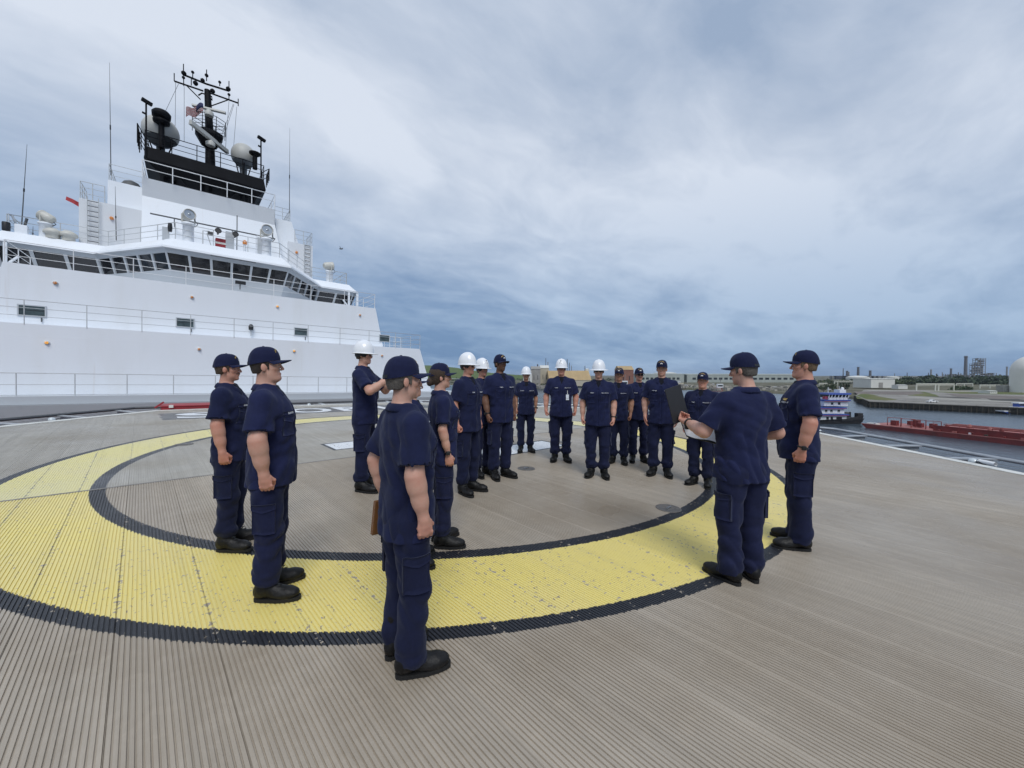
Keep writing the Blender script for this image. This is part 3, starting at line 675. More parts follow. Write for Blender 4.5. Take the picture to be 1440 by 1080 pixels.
# searchlights on the wheelhouse roof
def searchlight(u, vb, vh, y, face, elev, label, wpx=7):
    a, h = S(u, vb, y), S(u, vh, y); k = pxm(y, u)
    root = thing('searchlight', label, 'searchlight', 'searchlights on the wheelhouse roof', loc=(h.x, h.y, ZC1))
    zh = h.z-ZC1; r = wpx*k
    MB().lathe([(.28, 0), (.28, zh*.62), (.34, zh*.64), (.34, zh*.7), (.2, zh*.74)], 18).build('pedestal', M_HULL, root)
    mb = MB()
    for s in (-1, 1): mb.beam((s*r*1.05, 0, zh*.72), (s*r*1.05, 0, zh), .06)
    mb.beam((-r*1.05, 0, zh*.73), (r*1.05, 0, zh*.73), .07); yk = mb.build('yoke', M_LAMPG, root); yk.rotation_euler = (0, 0, face)
    m = Matrix.Rotation(face, 3, 'Z') @ Matrix.Rotation(R(90)-elev, 3, 'X')
    b = MB().lathe([(r*.55, -r*1.5), (r*.8, -r*1.2), (r*.95, -r*.2), (r, r*.6), (r*1.04, r*.62), (r*1.04, r*.75), (r*.93, r*.75), (r*.9, r*.5)], 28, (0, 0, zh), m=m).build('lamp_housing', M_LAMPG, root)
    MB().lathe([(r*.9, r*.52), (r*.6, r*.42), (r*.25, r*.4), (r*.24, r*.55), (0, r*.56)], 24, (0, 0, zh), m=m).build('reflector', M_REFL, b)
    MB().tube([(.3, -.1, zh*.6), (.45, -.15, zh*.7), (.3, -.1, zh*.85)], .025, 6).build('cable', M_DKGREY, root)
searchlight(265, 336, 302.5, 31.9, R(38)-R(20), R(5), 'searchlight facing the helideck over the centre windows, beside the long spar')
searchlight(375, 355, 324.5, 31.9, R(25)-R(20), R(5), 'searchlight facing the helideck next to the white locker on the wheelhouse roof')
searchlight(64, 335, 305, 37.2, R(-120), R(25), 'searchlight pointing away to the side on the wheelhouse wing roof above the long bare wall')
searchlight(463.5, 393, 374, 37.5, R(100), R(10), 'small searchlight pointing outboard on the wheelhouse wing above the rail end', 5.5)
# roof clutter
def roofbox(name, u0, v0, u1, v1, y, m, label, cat, dp=.4):
    a, b = S(u0, v0, y), S(u1, v1, y); root = thing(name, label, cat, loc=((a.x+b.x)/2, y, ZC1))
    return root, a, b
root, a, b = roofbox('roof_locker', 361, 331, 372, 353, 31.9, M_HULL, 'white upright locker beside a searchlight on the wheelhouse roof', 'locker')
w = (b.x-a.x)/2; MB().box(-w, w, 0, .6, 0, a.z-ZC1).build('cabinet', M_HULL, root, bevel=.02); MB().box(-w*.8, w*.8, -.02, -.001, .15, a.z-ZC1-.12).build('door', M_HGREY, root)
root, a, b = roofbox('horn_box', 303, 334, 318, 344, 31.8, M_RED, 'red box with two black horns on the wheelhouse roof', 'horn')
w = (b.x-a.x)/2; hh = a.z-ZC1; MB().box(-w, w, 0, .5, 0, hh).build('box', M_RED, root, bevel=.02); MB().box(-w*1.02, w*1.02, -.012, -.002, hh*.45, hh*.6).build('stripe', M_WORN, root)
for dx in (-.15, .75): MB().lathe([(.05, -.3), (.07, 0), (.17, .2), (.18, .22), (.12, .2)], 14, (dx, -.1, hh+.35), m=Matrix.Rotation(R(80), 3, 'X')).build('horn', M_BLACK, root)
MB().box(.25, .7, .0, .3, 0, hh+.55).build('control_cabinet', M_HGREY, root)
MB().tube([(.85, 0, 0), (.85, 0, hh+1.7)], .03, 6).build('pole', M_DKGREY, root)
root, a, b = roofbox('fire_post', 342, 339, 346.5, 349, 31.8, M_RED, 'short post with a red lamp cap on the wheelhouse roof', 'post')
MB().tube([(0, 0, 0), (0, 0, a.z-ZC1-.2)], .08, 8).build('post', M_HULL, root); MB().lathe([(.12, 0), (.13, .2), (.0, .3)], 12, (0, 0, a.z-ZC1-.2)).build('lamp_cap', M_AMBER2, root)
root, a, b = roofbox('deck_vent', 230, 316, 236, 331, 31.9, M_HULL, 'white vent post with a black hose clip by the roof rail', 'vent')
MB().box(-.16, .16, 0, .35, 0, a.z-ZC1-.1).build('trunk', M_HGREY, root, bevel=.02); MB().lathe([(.09, -.25), (.12, 0), (.09, .25)], 10, (.2, -.05, a.z-ZC1-.1)).build('hose_clip', M_BLACK, root)
root, a, b = roofbox('davit', 283, 321, 293, 338, 31.9, M_HULL, 'slim davit bracket with a camera on the wheelhouse roof', 'bracket')
MB().tube([(-.1, 0, 0), (-.1, 0, .95), (.25, 0, 1.0)], .035, 6).build('arm', M_RAIL, root); MB().cbox((.28, 0, .86), .14, .12, .1).build('camera', M_DKGREY, root); MB().beam((.35, 0, 0), (.1, 0, .85), .05).build('stay', M_RAIL, root)
root, a, b = roofbox('vent_group', 77, 328, 92, 337, 37.0, M_HULL, 'pair of low rounded white vents on the wing roof', 'vent')
for dx in (-.3, .35): MB().lathe([(.3, 0), (.3, .25), (.42, .3), (.42, .45), (.2, .62), (0, .65)], 16, (dx, 0, 0)).build('cowl', M_LAMPG, root)
root, a, b = roofbox('liferaft_rack', 18, 313, 33, 334, 37.0, M_HULL, 'white equipment rack with black drum on the wing roof corner', 'rack')
MB().box(-.15, .35, 0, .4, 0, .55).build('rack', M_HULL, root, bevel=.02); MB().beam((-.1, .2, .5), (-.25, .1, 1.05), .08).build('arm', M_HGREY, root); MB().beam((.2, .2, .5), (.32, .1, 1.0), .09).build('arm', M_DKGREY, root); MB().lathe([(.16, 0), (.17, .1), (.17, .45), (.15, .5)], 14, (-.45, 0, .05)).build('drum', M_BLACK, root)
# whip aerials
def whip(u0, v0, u1, v1, y, label):
    a, b = S(u0, v0, y), S(u1, v1, y); root = thing('whip_aerial', label, 'antenna', 'tall thin whip aerials', loc=a); d = b-a
    MB().tube([(0, 0, 0), d*.42], [.03, .024], 6).build('lower_rod', M_DKGREY, root); MB().tube([d*.41, d*.45], .04, 6).build('joint', M_BLACK, root); MB().tube([d*.44, d*.75, d], [.02, .014, .008], 6).build('upper_rod', M_DKGREY, root)
whip(30.5, 316, 38, 203, 37.2, 'tall whip aerial on the wing roof beside the equipment rack')
whip(156, 247, 154, 88, 39, 'tall whip aerial on the side casing rail, left of the black platform')
whip(407, 300, 407.5, 180, 39, 'tall whip aerial on the tower side casing away from the ladder trunk')
whip(163.5, 338, 162, 262, 37.0, 'short whip aerial standing before the shaded ladder trunk')
whip(46, 336, 46.5, 318, 37, 'stub aerial beside the searchlight on the wing roof')
# ================================================================== distance-field modelling for people
class Fld:
    def __init__(s, lo, hi, h):
        s.lo = np.array(lo, np.float32); s.h = h; s.n = np.ceil((np.array(hi)-s.lo)/h).astype(int)+1
        s.ax = [s.lo[i]+h*np.arange(s.n[i], dtype=np.float32) for i in range(3)]
        s.d = np.full(s.n, .15, np.float32)
    def sl(s, box, m):
        r = []
        for i in range(3):
            a = int(np.floor((box[0][i]-m-s.lo[i])/s.h)); b = int(np.ceil((box[1][i]+m-s.lo[i])/s.h))+1
            a = max(0, min(a, s.n[i])); b = max(a, min(b, s.n[i])); r.append(slice(a, b))
        return tuple(r)
    def xyz(s, sl): return s.ax[0][sl[0]][:, None, None], s.ax[1][sl[1]][None, :, None], s.ax[2][sl[2]][None, None, :]
    def add(s, fb, k=.0, m=.05):
        fn, box = fb; sl = s.sl(box, m+k); v = fn(*s.xyz(sl)); a = s.d[sl]
        if k > 0:
            h = np.maximum(k-np.abs(a-v), 0)/k; s.d[sl] = np.minimum(a, v)-h*h*k*.25
        else: s.d[sl] = np.minimum(a, v)
        return s
    def cut(s, fb, k=.0, m=.05):
        fn, box = fb; sl = s.sl(box, m+k); v = -fn(*s.xyz(sl)); a = s.d[sl]
        if k > 0:
            h = np.maximum(k-np.abs(a-v), 0)/k; s.d[sl] = np.maximum(a, v)+h*h*k*.25
        else: s.d[sl] = np.maximum(a, v)
        return s
    def keep(s, fn, k=.0):       # intersect with fn<0 everywhere
        v = fn(*s.xyz((slice(None),)*3)); s.d = np.maximum(s.d, v).astype(np.float32); return s
    def disp(s, fn, band=.03):
        i, j, k = np.nonzero(np.abs(s.d) < band)
        s.d[i, j, k] += fn(s.ax[0][i], s.ax[1][j], s.ax[2][k]).astype(np.float32); return s
    def front(s, x, z, sign=1, axis=1):
        """coordinate along axis where the surface is met coming from +/- infinity, for points given in the other two"""
        x, z = np.asarray(x, float), np.asarray(z, float)
        o = [i for i in range(3) if i != axis]
        fx = np.clip((x-s.lo[o[0]])/s.h, 0, s.n[o[0]]-1.001); fz = np.clip((z-s.lo[o[1]])/s.h, 0, s.n[o[1]]-1.001)
        i, k = fx.astype(int), fz.astype(int); a, c = (fx-i)[:, None], (fz-k)[:, None]
        D = np.moveaxis(s.d, axis, 2)
        col = D[i, k]*(1-a)*(1-c)+D[i+1, k]*a*(1-c)+D[i, k+1]*(1-a)*c+D[i+1, k+1]*a*c
        out = np.full(len(x), np.nan); n = col.shape[1]
        for q in range(len(x)):
            w = np.nonzero(col[q] < 0)[0]
            if not len(w): continue
            j = w[-1] if sign > 0 else w[0]; jn = j+sign
            if 0 <= jn < n:
                f = col[q, j]/(col[q, j]-col[q, jn]); out[q] = s.lo[axis]+s.h*(j+sign*f)
            else: out[q] = s.lo[axis]+s.h*j
        g = ~np.isnan(out)
        if not g.any(): return np.zeros(len(x))
        out[~g] = np.interp(np.nonzero(~g)[0], np.nonzero(g)[0], out[g]); return out
    def net(s):
        d, h = s.d, s.h; S_ = d < 0
        c = np.zeros(np.array(d.shape)-1, np.uint8)
        sls = [(slice(None, -1), slice(1, None))[b] for b in (0, 1)]
        cor = [(a, b, e) for a in (0, 1) for b in (0, 1) for e in (0, 1)]
        for a, b, e in cor: c += S_[sls[a], sls[b], sls[e]]
        I = np.argwhere((c > 0) & (c < 8)); n = len(I)
        idx = np.full(c.shape, -1, np.int32); idx[I[:, 0], I[:, 1], I[:, 2]] = np.arange(n)
        V = {q: d[I[:, 0]+q[0], I[:, 1]+q[1], I[:, 2]+q[2]] for q in cor}
        acc = np.zeros((n, 3), np.float32); cnt = np.zeros(n, np.float32)
        for q in cor:
            for ax in range(3):
                if q[ax]: continue
                r = list(q); r[ax] = 1; r = tuple(r); va, vb = V[q], V[r]
                m = (va < 0) != (vb < 0); t = np.where(m, va/np.where(m, va-vb, 1), 0)
                p = np.tile(np.array(q, np.float32), (n, 1)); p[:, ax] = t
                acc += p*m[:, None]; cnt += m
        P = s.lo+h*(I+acc/np.maximum(cnt, 1)[:, None])
        F = []
        for ax in range(3):
            a = [slice(None)]*3; b = [slice(None)]*3; a[ax] = slice(None, -1); b[ax] = slice(1, None)
            A, Bb = S_[tuple(a)], S_[tuple(b)]; E = np.argwhere(A != Bb)
            o = [(ax+1) % 3, (ax+2) % 3]
            ok = (E[:, o[0]] > 0) & (E[:, o[1]] > 0) & (E[:, o[0]] < d.shape[o[0]]-1) & (E[:, o[1]] < d.shape[o[1]]-1); E = E[ok]
            def cell(du, dv):
                q = E.copy(); q[:, o[0]] -= du; q[:, o[1]] -= dv; return idx[q[:, 0], q[:, 1], q[:, 2]]
            quad = np.stack([cell(1, 1), cell(0, 1), cell(0, 0), cell(1, 0)], 1)
            fl = A[E[:, 0], E[:, 1], E[:, 2]]; quad[~fl] = quad[~fl][:, ::-1]; F.append(quad)
        return P, np.concatenate(F)
def np_mesh(name, P, F, mat, cols=None):
    me = bpy.data.meshes.new(name); me.vertices.add(len(P)); me.vertices.foreach_set('co', np.ascontiguousarray(P, np.float32).ravel())
    me.loops.add(F.size); me.loops.foreach_set('vertex_index', np.ascontiguousarray(F, np.int32).ravel())
    me.polygons.add(len(F)); me.polygons.foreach_set('loop_start', np.arange(len(F), dtype=np.int32)*F.shape[1])
    me.polygons.foreach_set('use_smooth', np.ones(len(F), bool)); me.update(calc_edges=True)
    if mat: me.materials.append(mat)
    if cols is not None:
        at_ = me.color_attributes.new('Col', 'FLOAT_COLOR', 'POINT'); at_.data.foreach_set('color', np.c_[cols, np.ones(len(cols))].astype(np.float32).ravel())
    return me
def relax(P, F, it=1, lam=.5):
    n = len(P)
    for _ in range(it):
        acc = np.zeros_like(P); cnt = np.zeros(n, np.float32)
        for a, b in ((0, 1), (1, 2), (2, 3), (3, 0)):
            for i, j in ((a, b), (b, a)):
                for c in range(3): acc[:, c] += np.bincount(F[:, i], P[F[:, j], c], n)
                cnt += np.bincount(F[:, i], minlength=n)
        P = P+(acc/np.maximum(cnt, 1)[:, None]-P)*lam
    return P.astype(np.float32)
def f_obj(fld, name, mat, parent, it=1, colfn=None):
    P, F = fld.net()
    if it: P = relax(P, F, it)
    o = bpy.data.objects.new(name, np_mesh(name, P, F, mat, colfn(P) if colfn else None)); return link(o, parent)
def _v(p): return [float(x) for x in p]
def cone(a, b, ra, rb):
    a, b = _v(a), _v(b); d = [b[i]-a[i] for i in range(3)]; bb = sum(x*x for x in d)+1e-9; rm = max(ra, rb)
    def fn(X, Y, Z):
        x, y, z = X-a[0], Y-a[1], Z-a[2]; t = np.clip((x*d[0]+y*d[1]+z*d[2])/bb, 0, 1)
        return np.sqrt((x-d[0]*t)**2+(y-d[1]*t)**2+(z-d[2]*t)**2)-(ra+(rb-ra)*t)
    return fn, ([min(a[i], b[i])-rm for i in range(3)], [max(a[i], b[i])+rm for i in range(3)])
def ell(c, r, m=None):
    c, r = _v(c), _v(r); M = None if m is None else [list(x) for x in m]
    def fn(X, Y, Z):
        x, y, z = X-c[0], Y-c[1], Z-c[2]
        if M is not None: x, y, z = (M[0][0]*x+M[1][0]*y+M[2][0]*z, M[0][1]*x+M[1][1]*y+M[2][1]*z, M[0][2]*x+M[1][2]*y+M[2][2]*z)
        x, y, z = x/r[0], y/r[1], z/r[2]; k0 = np.sqrt(x*x+y*y+z*z); k1 = np.sqrt((x/r[0])**2+(y/r[1])**2+(z/r[2])**2)+1e-6
        return k0*(k0-1)/k1
    R_ = max(r) if M is not None else None
    return fn, ([c[i]-(R_ or r[i]) for i in range(3)], [c[i]+(R_ or r[i]) for i in range(3)])
def rbox(c, hx, r, m=None):
    c = _v(c); M = None if m is None else [list(x) for x in m]
    def fn(X, Y, Z):
        x, y, z = X-c[0], Y-c[1], Z-c[2]
        if M is not None: x, y, z = (M[0][0]*x+M[1][0]*y+M[2][0]*z, M[0][1]*x+M[1][1]*y+M[2][1]*z, M[0][2]*x+M[1][2]*y+M[2][2]*z)
        x, y, z = np.abs(x)-hx[0]+r, np.abs(y)-hx[1]+r, np.abs(z)-hx[2]+r
        return np.sqrt(np.maximum(x, 0)**2+np.maximum(y, 0)**2+np.maximum(z, 0)**2)+np.minimum(np.maximum(np.maximum(x, y), z), 0)-r
    R_ = max(hx)*1.75 if M is not None else None
    return fn, ([c[i]-(R_ or hx[i]) for i in range(3)], [c[i]+(R_ or hx[i]) for i in range(3)])
def loft(secs, p=2.3):
    A = np.array(secs, float); zs = A[:, 0]
    def fn(X, Y, Z):
        z = Z.ravel(); f = lambda c: np.interp(z, zs, A[:, c]).astype(np.float32).reshape(Z.shape)
        cx, cy, rx, ry = f(1), f(2), f(3), f(4)
        n = (np.abs((X-cx)/rx)**p+np.abs((Y-cy)/ry)**p+1e-9)**(1/p)
        return np.maximum((n-1)*np.minimum(rx, ry), np.maximum(zs[0]-Z, Z-zs[-1]))
    rx, ry = A[:, 3].max(), A[:, 4].max()
    return fn, ([A[:, 1].min()-rx, A[:, 2].min()-ry, zs[0]], [A[:, 1].max()+rx, A[:, 2].max()+ry, zs[-1]])
def folds(seed, dirs, amp, sharp=.7, wz=None):
    """creases: ridged waves with wandering phase; dirs = [(kx,ky,kz,weight)]"""
    g = np.random.default_rng(seed); ph = g.uniform(0, 6.28, (len(dirs), 4))
    def fn(x, y, z):
        s = 0
        for (kx, ky, kz, w), p in zip(dirs, ph):
            q = kx*x+ky*y+kz*z+p[0]+1.4*np.sin(8*x+6*z+p[1])+1.2*np.sin(9*y-7*z+p[2])+.35*np.sin(21*z+15*x+p[3])
            s = s-w*(np.sqrt(np.sin(q)**2+.06)-.65)
        e = 1 if wz is None else np.interp(z, wz[0], wz[1])
        return amp*s*e
    return fn
# ================================================================== people
def cloth_mat(name, col, sc=1.0):
    m = bpy.data.materials.new(name); m.use_nodes = True; t = m.node_tree; b = t.nodes['Principled BSDF']
    co = N(t, 'ShaderNodeTexCoord').outputs['Object']
    n = noise(t, co, 7, 5, .6); n2 = noise(t, co, 55, 3, .6)
    c = mix(t, ramp(t, n, [(.3, 0.0), (.7, 1.0)]), tuple(x*.82 for x in col), tuple(x*1.18 for x in col))
    c = mix(t, mth(t, 'MULTIPLY', ramp(t, n2, [(.45, 0.0), (.75, 1.0)]), .25), c, tuple(x*1.5+.004 for x in col))
    t.links.new(c, b.inputs['Base Color']); b.inputs['Roughness'].default_value = .88; b.inputs['Specular IOR Level'].default_value = .25
    b.inputs['Sheen Weight'].default_value = .09; b.inputs['Sheen Roughness'].default_value = .5; b.inputs['Sheen Tint'].default_value = (.55, .62, .85, 1)
    w = N(t, 'ShaderNodeTexWave', wave_type='BANDS', bands_direction='DIAGONAL'); w.inputs['Scale'].default_value = 2.0; w.inputs['Distortion'].default_value = 11; w.inputs['Detail'].default_value = 3; w.inputs['Detail Scale'].default_value = 1.6
    t.links.new(co, w.inputs['Vector'])
    b1 = N(t, 'ShaderNodeBump'); b1.inputs['Strength'].default_value = .3; b1.inputs['Distance'].default_value = .012; t.links.new(w.outputs[1], b1.inputs['Height'])
    b2 = N(t, 'ShaderNodeBump'); b2.inputs['Strength'].default_value = .25; b2.inputs['Distance'].default_value = .002; t.links.new(noise(t, co, 420, 2, .5), b2.inputs['Height']); t.links.new(b1.outputs[0], b2.inputs['Normal'])
    t.links.new(b2.outputs[0], b.inputs['Normal']); return m
M_NAVY = [cloth_mat('navy_uniform_cloth', c) for c in ((.0080, .0118, .047), (.0070, .0105, .041), (.0092, .0130, .050))]
M_NAVYT = [cloth_mat('navy_trouser_cloth', c) for c in ((.0068, .0098, .036), (.0060, .0088, .032), (.0080, .0110, .039))]
M_UNDER = cloth_mat('undershirt_cloth', (.004, .005, .011)); M_CAP = cloth_mat('cap_cloth', (.0068, .0100, .040))
M_BOOT = pmat('boot_leather', (.0065, .0065, .007), .48, var=.3, nscale=20, bump=.25, bscale=60, spec=.3, dirt=(.025, .022, .02), dscale=8, damt=.3)
M_SOLE = pmat('boot_sole', (.008, .008, .008), .75, var=.2)
M_HAT = pmat('hard_hat_white', (.80, .82, .85), .28, var=.02, coat=.3)
M_GOLD = pmat('gold_thread', (.55, .38, .10), .5, metal=.3, var=.25, nscale=120)
M_SILVER = pmat('silver_thread', (.62, .62, .60), .5, metal=.2, var=.2, nscale=120)
M_TAPE = pmat('tape_white_thread', (.62, .64, .70), .8, var=.1); M_TAPEB = cloth_mat('tape_cloth', (.009, .012, .045))
M_SHADES = pmat('sunglass_lens', (.008, .008, .009), .08, var=.1, coat=.5)
M_CLEAR = pmat('spectacle_frame', (.02, .018, .016), .3)
M_WATCH = pmat('watch_black', (.012, .012, .013), .35)
M_PAPER = pmat('white_paper', (.80, .82, .86), .7, var=.02)
M_BADGE = pmat('badge_plastic', (.62, .66, .72), .3, var=.25, nscale=30)
def skin_mat():
    m = bpy.data.materials.new('skin'); m.use_nodes = True; t = m.node_tree; b = t.nodes['Principled BSDF']
    a = N(t, 'ShaderNodeVertexColor'); a.layer_name = 'Col'; co = N(t, 'ShaderNodeTexCoord').outputs['Object']
    c = mix(t, mth(t, 'MULTIPLY', ramp(t, noise(t, co, 38, 5, .65), [(.35, 0.0), (.7, 1.0)]), .28), a.outputs[0], (.85, .62, .56), 'MULTIPLY')
    c = mix(t, mth(t, 'MULTIPLY', ramp(t, noise(t, co, 9, 3, .5), [(.4, 0.0), (.7, 1.0)]), .25), c, (1, .78, .72), 'MULTIPLY')
    t.links.new(c, b.inputs['Base Color']); b.inputs['Roughness'].default_value = .52; b.inputs['Specular IOR Level'].default_value = .4
    b.inputs['Subsurface Weight'].default_value = .12; b.inputs['Subsurface Radius'].default_value = (.012, .005, .003); b.inputs['Subsurface Scale'].default_value = .6
    bn = N(t, 'ShaderNodeBump'); bn.inputs['Strength'].default_value = .15; bn.inputs['Distance'].default_value = .003; t.links.new(noise(t, co, 220, 3, .6), bn.inputs['Height']); t.links.new(bn.outputs[0], b.inputs['Normal'])
    return m
M_SKIN = skin_mat()
HAIRS = {}
def hair_mat(col):
    if col not in HAIRS: HAIRS[col] = pmat('hair', col, .6, var=.45, nscale=90, bump=.6, bscale=180)
    return HAIRS[col]
LIGHT, RUDDY, TAN, BROWN = (.56, .335, .255), (.54, .29, .215), (.40, .225, .15), (.165, .09, .06)
TXT = {}
def text2d(s):
    if s not in TXT: TXT[s] = text_geo(s, False)
    return TXT[s]
def patch_obj(name, mat, parent, fld, pts2, faces, off=.003, sign=1, axis=1, thick=.004):
    """flat outline (first coord, z) laid on the surface of a field; closed thin shell"""
    a = np.array(pts2, float); c = fld.front(a[:, 0], a[:, 1], sign, axis)
    md = np.median(sign*c); c = sign*np.clip(sign*c, md-.03, md+.03) if axis == 0 else c
    def P(o): 
        q = np.zeros((len(a), 3)); oth = [i for i in range(3) if i != axis]; q[:, oth[0]] = a[:, 0]; q[:, oth[1]] = a[:, 1]; q[:, axis] = c+sign*o; return q
    n = len(a); V = np.r_[P(off), P(off-thick)]
    fs = [tuple(f) for f in faces]; out = list(fs)+[tuple(i+n for i in f[::-1]) for f in fs]
    ed = {}
    for f in fs:
        for i, j in zip(f, f[1:]+f[:1]): ed[(i, j)] = 1
    for (i, j) in ed:
        if (j, i) not in ed: out.append((i, j, j+n, i+n))
    mb = MB(); mb.add([tuple(v) for v in V], out, True); return mb.build(name, mat, parent)
def rect_pts(x0, x1, z0, z1, nx=8, nz=4, pt=0.0):
    xs = np.linspace(x0, x1, nx+1); zs = np.linspace(0, 1, nz+1); P = []; F = []
    for x in xs:
        lo = z0-pt*(1-abs((x-(x0+x1)/2)/((x1-x0)/2+1e-9)))
        for t in zs: P.append((x, lo+(z1-lo)*t))
    for i in range(nx):
        for j in range(nz): a = i*(nz+1)+j; F.append((a, a+nz+1, a+nz+2, a+1))
    return P, F
HP = np.array([0, -.012, 1.527]); HS = .925          # head pivot
def head_fn(sp):
    jw, fat = sp.get('jaw', 1.0), sp.get('fat', 1.0)
    def fn(x, y, z):
        q = [ell((0, -.012, .162), (.0755, .0945, .090)), ell((0, .024, .112), (.060*fat, .064, .086)), ell((0, .032, .054), (.051*jw*fat, .050, .040)), ell((0, .074, .028), (.022*jw, .019, .018))]
        def sm(a, b, k): h = np.maximum(k-np.abs(a-b), 0)/k; return np.minimum(a, b)-h*h*k*.25
        def sx(a, b, k): h = np.maximum(k-np.abs(a-b), 0)/k; return np.maximum(a, b)+h*h*k*.25
        d = q[0][0](x, y, z)
        for w, k in ((q[1], .03), (q[2], .03), (q[3], .022)): d = sm(d, w[0](x, y, z), k)
        for s in (-1, 1):
            d = sm(d, ell((s*.043, .060, .106), (.020, .018, .017))[0](x, y, z), .025)
        d = sm(d, cone((-.044, .076, .147), (.044, .076, .147), .011, .011)[0](x, y, z), .02)
        for s in (-1, 1):
            d = sx(d, -ell((s*.031, .100, .127), (.020, .018, .013))[0](x, y, z), .012)
            d = sm(d, ell((s*.031, .0775, .127), (.0135, .0135, .0125))[0](x, y, z), .004)
            d = sm(d, ell((s*.078, -.006, .112), (.0085, .019, .031), Matrix.Rotation(s*.35, 3, 'Z'))[0](x, y, z), .008)
            d = sm(d, ell((s*.0115, .097, .091), (.0075, .010, .0075))[0](x, y, z), .007)
        d = sm(d, cone((0, .089, .138), (0, .1105, .0975), .0075, .0102)[0](x, y, z), .012)
        d = sm(d, ell((0, .0875, .0645), (.023, .0095, .0055))[0](x, y, z), .006)
        d = sm(d, ell((0, .0865, .0545), (.020, .0095, .006))[0](x, y, z), .006)
        if sp.get('mustache'): d = sm(d, ell((0, .094, .0755), (.031, .009, .007))[0](x, y, z), .005)
        d = sm(d, cone((0, -.022, -.07), (0, -.004, .06), .060*fat, .055*fat)[0](x, y, z), .03)
        if sp.get('fat', 1) > 1.05: d = sm(d, ell((0, .040, .022), (.046, .045, .024))[0](x, y, z), .03)
        return d
    return fn
